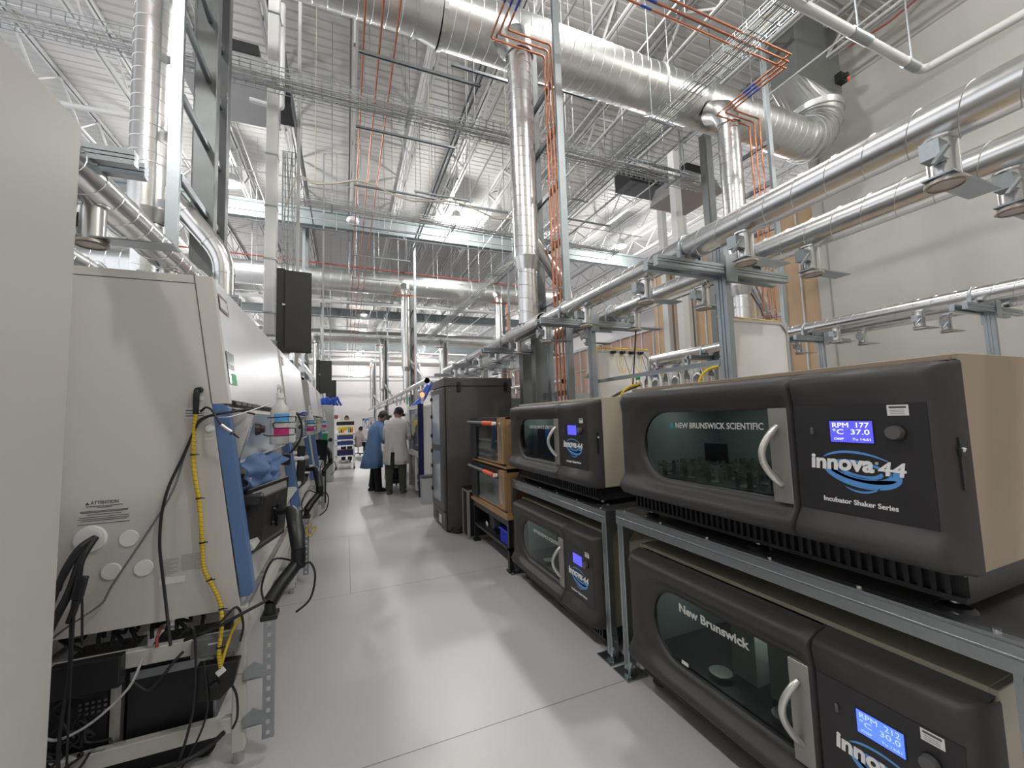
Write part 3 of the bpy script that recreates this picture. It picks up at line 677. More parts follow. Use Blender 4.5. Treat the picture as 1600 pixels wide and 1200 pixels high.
# ================================================================== INCUBATOR SHAKERS AND RACKS
def incubator(loc, label, script='caps', rpm=None, inside='clamps', lcd=LCDB, dim=False, shell=None):
    shell = shell or BEIGE2
    t = thing('incubator_shaker', label, 'incubator', (0,0,0), 'stacked incubator shakers')
    zc, uc = .409, .84
    def fx(z):   # moulded front profile
        K = [(.120,.045),(.126,.002),(.138,-.026),(.152,-.042),(.170,-.046),(.186,-.040),(.236,-.004),(.583,-.004),(.655,-.018),(.675,-.010),(.688,.014),(.695,.05)]
        if z <= K[0][0]: return K[0][1]
        for (a, p), (b, q) in zip(K, K[1:]):
            if z <= b: return p+(q-p)*(z-a)/(b-a)
        return K[-1][1]
    # ---- control side panel
    zs = [.120,.126,.133,.14,.152,.165,.182,.20,.218,.236,.30,.40,.50,.583,.62,.655,.668,.675,.682,.688,.692,.695]
    us = [(.395,0),(.39,0),(.2,0),(.022,0)]
    m = MB(); vs = []
    for z in zs:
        x = fx(z)
        row = [(.07,.3955)]+[(x+.012,.3955),(x,.390),(x,.2),(x,.036 if x < -.006 else .030),(x*.3+.02,.012),(.06,-.004),(.09,-.010)]
        if x > .03: row = [(.07,.3955),(x+.005,.3955),(x,.39),(x,.2),(x,.03),(max(x,.03)+.01,.012),(max(x,.06),-.002),(.09,-.008)]
        for a, b in row: vs.append((a, b, z))
    n = 8; L = len(zs)
    for j0, j1 in ((0, 9), (9, 13), (13, L-1)):
        sub = vs[j0*n:(j1+1)*n]
        m.add(sub, [(j*n+i, j*n+i+1, (j+1)*n+i+1, (j+1)*n+i) for j in range(j1-j0) for i in range(n-1)], True)
    m.add([(.05,.3955,.695),(.05,.0,.695),(.10,.0,.700),(.10,.3955,.700)], [(0,1,2,3)])
    cp = m.build('control_housing', DARK, t)
    MB().box(-.0062, .0, .032, .388, .238, .582).build('control_panel', PANEL, cp)
    # ---- door with D shaped window
    def inW(u, z):
        if not (.43 <= u): return False
        if abs(z-zc) > .164: return False
        return u <= 1.045 or (u-1.045)**2+(z-zc)**2 <= .164**2
    def inR(u, z):
        if u < .412 or abs(z-zc) > .213: return False
        return u <= 1.06 or ((u-1.06)/.25)**2+((z-zc)/.213)**2 <= 1
    def inO(u, z): return .406 <= u <= 1.385 and .120 <= z <= .695
    N = 120; A = [2*PI*i/N for i in range(N)]
    for cu_, cz in ((.406,.12),(1.385,.12),(1.385,.695),(.406,.695)):
        a = math.atan2(cz-zc, cu_-uc) % (2*PI); k = min(range(N), key=lambda q: abs(A[q]-a)); A[k] = a
    def edge(fn, a):
        lo, hi = 0, 1.2
        for _ in range(40):
            mid = (lo+hi)/2
            if fn(uc+mid*math.cos(a), zc+mid*math.sin(a)): lo = mid
            else: hi = mid
        return lo
    vs = []; rings = []
    for a in A:
        w_, r_, o_ = edge(inW, a), edge(inR, a), edge(inO, a)
        P = [(w_, .034), (w_, .012), (w_+(r_-w_)*.4, .006), (w_+(r_-w_)*.8, -.002), (r_, None)]
        for q in (.2,.4,.55,.7,.8,.88,.94,.98,1.0): P.append((r_+(o_-r_)*q, None))
        col = []
        for d, x in P:
            u, z = uc+d*math.cos(a), zc+d*math.sin(a)
            xx = fx(z)-.004 if x is None else x
            e = max(0, (u-1.35)/.035); xx2 = xx+.035*e*e if x is None else xx
            col.append((xx2, u, z))
        u, z = col[-1][1], col[-1][2]; col.append((.09, u, z))
        rings.append(col)
    n = len(rings[0]); vs = [p for c in rings for p in c]
    m = MB().add(vs, [(i*n+k, ((i+1)%N)*n+k, ((i+1)%N)*n+k+1, i*n+k+1) for i in range(N) for k in range(n-1)], True)
    door = m.build('door', DARK, t)
    gl = [(uc+edge(inW, a)*1.01*math.cos(a), zc+edge(inW, a)*1.01*math.sin(a)) for a in A]
    MB().prism(gl, 'x', .020, .024).build('door_glass', TGLASS, door)
    MB().box(-.008, .022, .415, .486, .236, .578).build('handle_plate', PLATE, door, .002, 1)
    P = [(-.008, .452, .300)] + [(-.012-.048*math.sin(PI*i/14), .452+.03*math.sin(PI*i/14), .300+.214*i/14) for i in range(1, 14)] + [(-.008, .452, .514)]
    MB().tube(P, [.009]+[.012]*13+[.009], 12).build('handle', SATIN, door)
    if script == 'caps':
        text('NEW BRUNSWICK SCIENTIFIC', .037, (.018, .978, .508), (0,-1,0), (0,0,1), PRGREY, door, 'lettering', width=.452, bold=.0006)
        MB().prism([(1.003+.012*math.cos(a), .508+.016*math.sin(a)) for a in [2*PI*i/12 for i in range(12)]], 'x', .017, .018).build('emblem', TEAL, door)
    else:
        text('New Brunswick', .052, (.018, 1.03, .520), (0,-1,0), (0,0,1), PRGREY, door, 'lettering', width=.37, bold=.0016)
        MB().box(.016, .018, .99, 1.03, .265, .28).build('door_sticker', PAPER, door)
        m = MB(); m.tube(arc([(-.004, .93, .672), (-.004, 1.08, .672)], .01), .006, 6); m.build('finger_slot', BLACK, door)
    # ---- cabinet shell
    sh = MB().box(.095, .82, -.005, .012, .125, .715).box(.095, .82, 1.368, 1.385, .125, .715).box(.095, .82, .012, 1.368, .698, .715).box(.095, .82, .012, 1.368, .125, .142).box(.80, .82, .012, 1.368, .142, .698)
    sh.build('shell', shell, t, .002, 1)
    MB().box(.10, .104, .015, .42, .145, .695).box(.10, .66, .42, .424, .16, .66).box(.10, .66, 1.28, 1.284, .16, .66).box(.655, .66, .42, 1.284, .16, .66).box(.04, .66, .42, 1.284, .16, .165).box(.04, .66, .42, 1.284, .64, .645).build('chamber', INTER, t)
    # ---- base with vent slots
    m = MB().box(.075, .78, .02, 1.36, .04, .123)
    for i in range(44):
        u = .05 + .030*i
        m.box(.058, .076, u, u+.012, .055, .118)
    m.box(.056, .076, .02, 1.36, .112, .123).box(.056, .076, .02, 1.36, .042, .056)
    m.build('vent_base', BLACKM, t)
    for u in (.07, .66, 1.30):
        for x in (.12, .70):
            if u == .66 and x > .5: continue
            f = MB().cyl((x, u, 0), (x, u, .012), .046, .036, 20).cyl((x, u, .012), (x, u, .018), .036, .016, 20).build('foot', BLACKM, t)
            MB().cyl((x, u, .012), (x, u, .06), .008, n=8).cyl((x, u, .02), (x, u, .03), .014, n=6).build('stud', STEEL, f)
    # ---- controls
    hs = cp
    b = MB().box(-.0075, -.006, .156, .280, .460, .534).build('screen_bezel', BLACK, hs)
    MB().box(-.0088, -.0074, .160, .276, .464, .530).build('screen', lcd, hs)
    if rpm:
        tm = LCDT if not dim else LCDT2
        text('RPM  '+rpm[0], .022, (-.0090, .270, .517), (0,-1,0), (0,0,1), tm, hs, 'screen_text', width=.100)
        text('\u00b0C  '+rpm[1], .022, (-.0090, .270, .496), (0,-1,0), (0,0,1), tm, hs, 'screen_text', width=.100)
        text('DISP      Tu 14:51', .0095, (-.0090, .266, .474), (0,-1,0), (0,0,1), tm, hs, 'screen_text', width=.098)
    MB().cyl((-.006, .103, .498), (-.010, .103, .498), .0235, n=28).build('knob_ring', BLACK, hs)
    MB().cyl((-.010, .103, .498), (-.030, .103, .498), .020, .0185, n=28).build('knob', mat('knob_grey', (.10,.10,.10), .45), hs, .002, 2)
    MB().box(-.012, -.006, .327, .337, .485, .510).build('button', mat('button_grey', (.09,.09,.09), .45), hs, .002, 1)
    lb = MB().box(-.0068, -.006, .071, .121, .546, .577).build('asset_label', PAPER, hs, .001, 1)
    m = MB().box(-.0072, -.0068, .076, .116, .567, .573)
    for i in range(3): m.box(-.0072, -.0068, .080, .114, .551+.005*i, .5522+.005*i)
    m.build('label_print', PRDK, lb)
    # logo: swirl then lettering
    def cres(a, b, off, t0, t1, th, cu_=.205, cz=.378, tilt=.16):
        m = MB(); n = 40; vs = []
        for i in range(n+1):
            q = i/n; an = t0+(t1-t0)*q; w_ = th*math.sin(PI*q)**.6+.0004
            for rr in (1, 1-w_/b):
                uu, zz = a*math.cos(an)*rr, b*math.sin(an)*rr+ (1-rr)*off
                u2 = uu*math.cos(tilt)-zz*math.sin(tilt); z2 = uu*math.sin(tilt)+zz*math.cos(tilt)
                vs.append((-.0066, cu_+u2, cz+z2))
        return m.add(vs, [(2*i, 2*i+1, 2*i+3, 2*i+2) for i in range(n)])
    m = MB()
    for a, b, t0, t1, th in ((.105,.052,R(150),R(372),.026),(.094,.034,R(190),R(350),.014),(.112,.058,R(20),R(130),.007),(.085,.030,R(10),R(170),.008),(.07,.068,R(215),R(300),.006),(.060,.022,R(160),R(380),.009)):
        c = cres(a, b, 0, t0, t1, th); m.add(c.v, c.f)
    m.build('logo_swirl', PRBLUE, hs)
    text('innova', .066, (-.0072, .345, .397), (0,-1,0), (0,0,1), PRWHITE, hs, 'logo_lettering', width=.178, bold=.0026, shear=.08)
    text('\u00ae', .012, (-.0072, .163, .404), (0,-1,0), (0,0,1), PRWHITE, hs, 'logo_lettering')
    text('44', .055, (-.0072, .158, .388), (0,-1,0), (0,0,1), PRWHITE, hs, 'logo_lettering', width=.068, bold=.0014, shear=.12)
    text('Incubator Shaker Series', .021, (-.0066, .315, .278), (0,-1,0), (0,0,1), PRWHITE, hs, 'lettering', width=.197, bold=.0005)
    MB().box(.048, .062, -.0045, .0, .345, .485).obox((.052, -.006, .445), (.02, .006, .022)).build('switch_slot', BLACK, hs)
    MB().obox((.055, -.007, .450), (.012, .006, .014), (.3,0,0)).build('power_switch', PRWHITE, hs)
    la = bpy.data.lights.new('chamber_light', 'AREA'); la.shape = 'RECTANGLE'; la.size = .7; la.size_y = .03; la.energy = 2.4; la.color = (.97, 1, .98)
    lo = bpy.data.objects.new('chamber_light', la); COL.objects.link(lo); lo.parent = t; lo.location = (.30, .85, .632); lo.rotation_euler = (0, 0, PI/2)
    # ---- things in the chamber move with the platform
    pf = MB().box(.05, .60, .46, 1.25, .225, .245).build('platform', BLACKM, t)
    if inside == 'clamps':
        m1 = MB(); m2 = MB()
        for i in range(5):
            for k in range(4):
                cx_, cu2 = .12+.13*k, .54+.155*i
                for q in range(5):
                    a = 2*PI*q/5+.3*i
                    m1.obox((cx_+.042*math.cos(a), cu2+.042*math.sin(a), .280), (.005, .022, .07), (0, 0, a))
                m2.ring((cx_, cu2, .295), (0,0,1), .042, .004, .005, 16); m1.cyl((cx_, cu2, .245), (cx_, cu2, .25), .04, n=16)
        m1.build('flask_clamps', STEEL, pf); m2.build('clamp_springs', STEEL, pf)
        MB().box(.055, .06, .58, .62, .228, .243).box(.055, .06, .74, .78, .228, .243).build('yellow_tag', YEL, pf)
        MB().box(.35, .36, .98, 1.12, .30, .40).build('open_frame', BLACK, pf)
    elif inside == 'racks':
        for u in (.55, .80, 1.05): MB().box(.20, .5, u, u+.16, .245, .50).build('blue_rack', mat('inner_blue_rack', (.03,.07,.2), .4), pf)
    else:
        for u in (.60, .78): MB().box(.2, .5, u, u+.12, .245, .52).build('white_rack', mat('inner_white_rack', (.6,.6,.6), .5), pf)
        MB().cyl((.12, .9, .25), (.12, .9, .27), .05, n=20).cyl((.12, .6, .25), (.12, .6, .27), .05, n=20).build('plate_clamp', STEEL, pf)
        MB().box(.06, .065, .64, .68, .228, .243).build('yellow_tag', YEL, pf)
    t.location = loc
    return t
incubator((1.47, .57, .921), 'upper near shaker incubator, display reading 177 and 37.0, capital letters on its window', 'caps', ('177', '37.0'), shell=BEIGE)
incubator((1.47, .57, .036), 'lower near shaker incubator under the rack, display reading 212 and 30.0', 'mixed', ('212', '30.0'), 'plates', LCDB2, True)
incubator((1.47, 2.275, .893), 'upper shaker incubator of the farther rack, blue reflections in its window', 'caps', None, 'racks')
incubator((1.47, 2.275, .015), 'lower shaker incubator of the farther rack, standing near the floor', 'caps', None, 'plates')

def rack(y0, y1, zt, label):
    t = thing('strut_rack', label, 'rack', (1.9, y0, 0), 'galvanised shaker racks')
    x0, x1 = 1.50, 2.27
    g = [(-.0205,-.0405),(.0205,-.0405),(.0205,-.0055),(.018,-.004),(.018,-.002),(.0215,-.001),(.0215,.002),(.0205,.003),(.0205,.028),(.017,.030),(.017,.033),(.0205,.035),(.0205,.0405),(-.0205,.0405)]
    for x in (x0+.02, x1-.02):
        MB().ext(g if x < 1.8 else [(-p, q) for p, q in g][::-1], (x, y1, zt-.0405), (x, y0, zt-.0405)).build('rail', STRUT, t)
    for y in (y0+.02, y1-.02, (y0+y1)/2): MB().ext(hgroove(.041, .08, .005), (x0+.041, y, zt-.041), (x1-.041, y, zt-.041)).build('cross_rail', STRUT, t)
    MB().box(x0+.03, x1-.03, y0+.03, y1-.02, zt-.002, zt+.0008).build('deck_plate', mat('dark_deck', (.07,.068,.066), .35, .3, .2, 8), t)
    for y in (y0+.03, y1-.03):
        for x in (x0+.025, x1-.025):
            l = MB().ext(hgroove(.041, .05, .005), (x, y, .02), (x, y, zt-.081), (0,1,0)).build('leg', STRUT, t)
            s = 1 if y == y0+.03 else -1
            MB().box(x-.07, x+.07, y-.07, y+.07, 0, .007).prism([(x-.022, .007), (x+.022, .007), (x+.022, .14), (x-.022, .14)], 'y', y-.031, y-.026).add([(x-.03, y-.02, .007), (x-.068, y-.06, .007), (x-.03, y-.06, .09), (x-.03, y-.026, .09)], [(0,1,2,3)]).build('foot_bracket', STRUT, l)
            if x < 1.8:
                m = MB()
                for z in (.05, .11): m.cyl((x, y-.034, z), (x, y-.030, z), .009, n=6)
                m.cyl((x-.045, y-.045, .007), (x-.045, y-.045, .014), .009, n=6)
                m.build('bolt', STEEL, l)
            MB().add([(x+.02, y-s*.03*0, zt-.20), (x+.02, y, zt-.085), (x+.13, y, zt-.085), (x+.024, y+.006, zt-.20), (x+.024, y+.006, zt-.085), (x+.13, y+.006, zt-.085)], [(0,1,2), (3,5,4), (0,3,4,1), (0,2,5,3), (1,4,5,2)]).build('gusset', STRUT, l)
    k = int((y1-y0)/.30)
    for i in range(k+1):
        y = y0+.08+(y1-y0-.14)*i/k
        MB().cyl((x0+.021, y, zt), (x0+.021, y, zt+.007), .009, n=6).build('hex_bolt', STEEL, t)
rack(.46, 2.085, .920, 'galvanised strut rack between the two nearest shaker incubators')
rack(2.19, 3.80, .892, 'galvanised strut rack between the two farther shaker incubators')

# ---- hooded test ovens in MDF boxes on a black table
def oven(z0, z1, label, inner):
    y0, y1 = 3.79, 4.90
    t = thing('mdf_test_box', label, 'test box', (1.45, y0, z0), 'brown board boxes with glass doors')
    MB().box(1.47, 2.15, y0, y0+.018, z0, z1).box(1.47, 2.15, y1-.018, y1, z0, z1).box(1.45, 2.15, y0-.03, y1, z0, z0+.02).box(1.47, 2.15, y0, y1, z1-.018, z1).box(2.13, 2.15, y0, y1, z0, z1).build('case', MDF, t)
    MB().box(1.50, 2.12, y0+.02, y1-.02, z0+.022, z0+.03).build('liner', BLACKM, t)
    d = MB().box(1.438, 1.468, y0, y0+.16, z0+.045, z1-.005).box(1.452, 1.468, y0+.16, y1-.22, z0+.035, z0+.055).build('door_frame', MDF, t)
    MB().box(1.434, 1.439, y0+.05, y0+.11, z0+.10, z1-.05).build('edge_plate', STEEL, d)
    MB().box(1.436, 1.468, y1-.22, y1+.005, z0+.03, z1).box(1.440, 1.468, y0+.16, y1-.22, z1-.10, z1).build('hinge_panel', BLACK, d)
    MB().box(1.446, 1.451, y0+.162, y1-.222, z0+.05, z1-.10).build('door_glass', CLGLASS, d)
    MB().cyl((1.405, y0+.42, z1-.055), (1.405, y1+.02, z1-.045), .017, n=12).build('pull_bar', GREYC, d)
    MB().cyl((1.405, y0+.22, z1-.06), (1.405, y0+.52, z1-.055), .024, n=12).build('grip', ORANGE, d)
    MB().cyl((1.43, y0+.18, z1-.06), (1.39, y0+.18, z1-.06), .02, n=10).build('latch', PRWHITE, d)
    inner(t, y0, y1, z0, z1)
    return t
def in1(t, y0, y1, z0, z1):
    MB().box(1.75, 1.80, y0+.30, y0+.55, z0+.05, z1-.05).box(1.6, 1.65, y0+.5, y0+.53, z0+.06, z1-.1).build('inner_frame', BLACKM, t)
    MB().box(1.70, 1.72, y0+.55, y0+.8, z0+.15, z1-.04).build('inner_board', WPANEL, t)
    m = MB().tube(arc([(1.6, y0+.72, z0+.25), (1.58, y0+.66, z0+.12), (1.58, y0+.5, z0+.05)], .06), .012, 6); m.build('inner_hose', RUB, t)
def in2(t, y0, y1, z0, z1):
    MB().box(1.60, 1.62, y0+.35, y0+.85, z0+.12, z1-.06).build('inner_board', WPANEL, t)
    MB().box(1.56, 1.57, y0+.17, y1-.2, z0+.03, z0+.19).build('lower_guard', STEEL, t)
    MB().box(1.58, 1.6, y0+.22, y0+.29, z0+.18, z1-.08).build('inner_strip', PAPER, t)
oven(.985, 1.49, 'upper brown board test box with orange grip and black gear inside', in1)
oven(.535, .965, 'lower brown board test box with orange grip and white sheet inside', in2)
t = thing('black_table', 'black steel table with lower shelf under the brown board test boxes', 'table', (1.8, 4.3, 0))
MB().box(1.44, 2.2, 3.74, 4.98, .50, .533).build('table_top', MDF, t)
MB().box(1.46, 2.18, 3.76, 4.96, .43, .50).build('apron', BLACKM, t)
MB().box(1.46, 2.18, 3.76, 4.96, .20, .23).build('shelf', BLACKM, t)
for y in (3.76, 4.90):
    for x in (1.46, 2.12):
        l = MB().box(x, x+.05, y, y+.05, .02, .43).build('leg', BLACKM, t); MB().box(x-.01, x+.07, y-.01, y+.07, 0, .02).build('foot', BLACK, l)
t = thing('blue_bin', 'small bright blue plastic bin on the lower table shelf', 'bin', (1.55, 3.9, .23))
m = MB(); a = (1.47, 1.75, 3.80, 4.03)
for i in range(9): m.box(1.466, 1.47, 3.81+.025*i, 3.818+.025*i, .24, .36)
m.box(1.47, 1.475, 3.80, 4.03, .231, .37).box(1.745, 1.75, 3.80, 4.03, .231, .37).box(1.475, 1.745, 3.80, 3.805, .231, .37).box(1.475, 1.745, 4.025, 4.03, .231, .37).box(1.47, 1.75, 3.80, 4.03, .231, .237).box(1.458, 1.762, 3.788, 4.042, .368, .376)
m.f = m.f[:-6]; m.sm = m.sm[:-6]
m.box(1.455, 1.472, 3.79, 4.04, .362, .374)
m.build('body', BLUEBIN, t)
MB().cyl((1.55, 3.85, .30), (1.6, 3.97, .40), .02, n=10).build('red_tool', ORANGE, t)
t = thing('vacuum_pump', 'black motor pump lying on the lower table shelf', 'pump', (1.6, 4.5, .23))
MB().cyl((1.55, 4.35, .33), (1.85, 4.35, .33), .095, n=20).cyl((1.50, 4.35, .33), (1.55, 4.35, .33), .06, .095, 20).build('motor', BLACK, t)
MB().box(1.5, 1.9, 4.28, 4.62, .231, .25).box(1.55, 1.8, 4.46, 4.62, .25, .40).build('housing', BLACKM, t, .01, 2)
MB().obox((1.49, 4.52, .29), (.01, .06, .03), (.4,0,0)).build('tag_label', PAPER, t)
MB().tube(arc([(1.75, 4.35, .42), (1.75, 4.35, .48), (1.6, 4.6, .46), (1.6, 4.6, .40)], .05), .012, 6).build('hose', RUB, t)

# ---- aluminium framed box
t = thing('extrusion_frame_box', 'small aluminium framed box with black panels beside the dark cabinet', 'frame box', (1.55, 5.1, 0))
x0, x1, y0, y1 = 1.40, 1.86, 5.0, 5.26
m = MB()
for x in (x0, x1-.03):
    for y in (y0, y1-.03): m.box(x, x+.03, y, y+.03, .0, .60)
for z in (.0, .57):
    m.box(x0+.03, x1-.03, y0, y0+.03, z, z+.03).box(x0+.03, x1-.03, y1-.03, y1, z, z+.03).box(x0, x0+.03, y0+.03, y1-.03, z, z+.03).box(x1-.03, x1, y0+.03, y1-.03, z, z+.03)
m.build('extrusion_frame', ALU, t)
MB().box(x0+.03, x1-.03, y0+.012, y0+.018, .03, .57).box(x0+.012, x0+.018, y0+.03, y1-.03, .03, .57).build('side_panels', BLACK, t)
MB().box(x0-.005, x1+.005, y0-.005, y1+.005, .601, .61).build('top_plate', BLACK, t)

# ---- tall dark rack cabinet
t = thing('rack_cabinet', 'tall dark grey cabinet with windowed door facing the aisle', 'cabinet', (1.7, 5.8, 0))
X0, X1, Y0, Y1 = 1.235, 2.20, 5.40, 6.24
MB().box(X0+.01, X1, Y0, Y1, .03, 1.93).build('body', RACKG, t, .003, 1)
MB().box(X0-.015, X1+.005, Y0-.012, Y1+.01, 1.935, 2.045).build('top_cap', RACKG, t, .004, 1)
MB().box(X0+.02, X1-.02, Y0+.03, Y1-.02, 0, .03).build('plinth', BLACKM, t)
d = MB().box(X0-.03, X0+.008, Y0+.02, Y1-.01, .26, 1.92).build('door', RACKG, t, .012, 2)
MB().box(X0-.034, X0-.029, Y0+.22, Y1-.12, 1.13, 1.84).build('window_pane', ACRYL, d, .002, 1)
MB().box(X0-.034, X0-.029, Y0+.22, Y1-.12, .36, 1.04).build('window_pane', ACRYL, d, .002, 1)
for z in (.45, .78, 1.0, 1.22, 1.5, 1.76): MB().box(X0-.05, X0-.03, Y0+.74, Y0+.80, z, z+.05).build('hinge', BLACK, d)
MB().box(X0-.02, X0+.008, Y0+.02, Y1-.01, .03, .25).build('base_panel', RACKG, t, .006, 2)
m = MB().box(X0-.024, X0-.018, Y0+.25, Y0+.40, .07, .18); m.build('base_sticker', PAPER, t)
MB().box(X0-.024, X0-.018, Y0+.48, Y0+.66, .08, .2).build('socket_block', BLACK, t)
for x in (1.40, 2.08): MB().box(x, x+.045, Y0-.025, Y0-.001, 1.86, 1.93).box(x, x+.045, Y0-.030, Y0-.012, 1.94, 1.985).build('latch', BLACK, t)
for z in (.35, .95, 1.45, 1.88):
    for x in (X0+.06, X1-.06): MB().cyl((x, Y0-.003, z), (x, Y0-.0, z), .006, n=6).build('screw', STEEL, t)
for k, P in enumerate(([(1.30, 5.39, .06), (1.34, 5.31, .03), (1.44, 5.32, .02), (1.42, 5.38, .05)], [(1.28, 5.385, .03), (1.36, 5.28, .02), (1.46, 5.36, .015)])):
    solo(MB().tube(arc(P, .05), .016, 7), 'floor_cable', RUB, ['upper', 'lower'][k]+' black cable coil at the foot of the dark cabinet', 'cable')

# ---- white analyser with navy edge, beacon on top
OX, OY = .16, .80
t = thing('white_analyser', 'white walk-up instrument with navy edge and reflecting glass doors', 'instrument', (1.6+OX, 7.6+OY, 0))
def bx(x0, x1, y0, y1, z0, z1): return (x0+OX, x1+OX, y0+OY, y1+OY, z0, z1)
MB().box(*bx(1.20, 1.95, 7.03, 8.45, .09, 1.74)).build('body', WHITE, t, .004, 1)
MB().box(*bx(1.10, 1.20, 7.00, 7.06, .05, 1.79)).build('navy_edge', NAVY, t, .004, 1)
MB().box(*bx(1.12, 1.20, 7.06, 8.47, 1.70, 1.78)).box(*bx(1.12, 1.20, 8.36, 8.47, .80, 1.70)).box(*bx(1.12, 1.20, 7.06, 8.47, .76, .86)).box(*bx(1.12, 1.20, 7.06, 7.14, .08, .76)).box(*bx(1.12, 1.20, 8.36, 8.47, .08, .76)).box(*bx(1.13, 1.2, 7.6, 7.66, .08, .76)).build('front_frame', WHITE, t)
MB().box(*bx(1.150, 1.160, 7.07, 8.36, .86, 1.70)).build('glass_door', mat('reflecting_glass', (.20, .22, .30), .06, .55), t)
MB().box(*bx(1.17, 1.19, 7.14, 8.36, .12, .76)).build('lower_panel', mat('lower_grey', (.45,.46,.47), .4), t)
for k, z in enumerate((.2, .33, .46)): MB().box(*bx(1.150, 1.17, 7.2, 7.5, z, z+.08)).build('shelf_gear', [NAVY, BLACK, WHITE][k], t)
for y in (7.2, 8.3):
    for x in (1.24, 1.9): MB().cyl((x+OX, y+OY, 0), (x+OX, y+OY, .09), .035, n=12).build('foot', WHITE, t)
b = thing('beacon_light', 'glowing red signal beacon on top of the white instrument', 'signal light', (1.38, 8.0, 1.74))
MB().cyl((1.38, 8.0, 1.74), (1.38, 8.0, 1.88), .024, n=12).cyl((1.38, 8.0, 1.88), (1.38, 8.0, 1.92), .032, n=12).build('stem', WHITE, b)
MB().ell((1.38, 8.0, 1.97), (.042, .042, .052)).build('lamp', RED, b)
t = thing('grey_floor_bin', 'small grey bin with dark lid before the white instrument', 'bin', (1.36, 7.45, 0))
MB().loft([((1.36, 7.47, .0), .15, .15, PI/4), ((1.36, 7.47, .45), .165, .165, PI/4)], 4, smooth=False).build('body', mat('bin_grey', (.42,.43,.43), .4), t)
MB().loft([((1.36, 7.47, .45), .172, .172, PI/4), ((1.36, 7.47, .49), .170, .170, PI/4)], 4, smooth=False).build('lid', mat('bin_lid', (.10,.11,.12), .4), t)
for k, (a, b) in enumerate((((1.55, 10.3, 1.60), (1.66, 10.2, 2.0)), ((1.58, 10.9, 1.60), (1.7, 11.0, 2.05)))):
    P = arc([a, (a[0], a[1], a[2]+.20), (b[0]+.12, b[1], b[2]-.05), (b[0]+.35, b[1], 2.42)], .12)
    solo(MB().tube(P, .04, 10), 'blue_vent_hose', BLTUBE, ['nearer', 'farther'][k]+' thick blue vent hose rising to the ducts behind the white instrument', 'hose')
MBX = MB().box(1.62, 1.64, 11.8, 12.1, 1.93, 2.12).box(1.625, 1.635, 11.94, 11.96, .9, 1.94)
solo(MBX, 'green_sign', mat('green_sign_face', (.03,.33,.14), .5), 'small green square sign hanging under the distant duct', 'sign')

# ================================================================== LEFT ROW: SAFETY CABINETS
# large plain cabinet beside the camera
t = thing('tall_cream_cabinet', 'big plain cream metal cabinet cut off by the left edge of the picture', 'cabinet', (-1.2, .9, 0))
MB().box(-1.62, -.75, .15, 1.583, .03, 2.43).build('body', CREAM2, t, .006, 2)
MB().box(-1.58, -.80, .2, 1.54, 0, .03).build('plinth', BLACKM, t)
MB().add([(-.7495, .52, .38), (-.7495, .62, .38), (-.7495, .62, .44), (-.7495, .52, .44)], [(0,1,2,3)]).build('blue_sticker', PRBLUE, t)

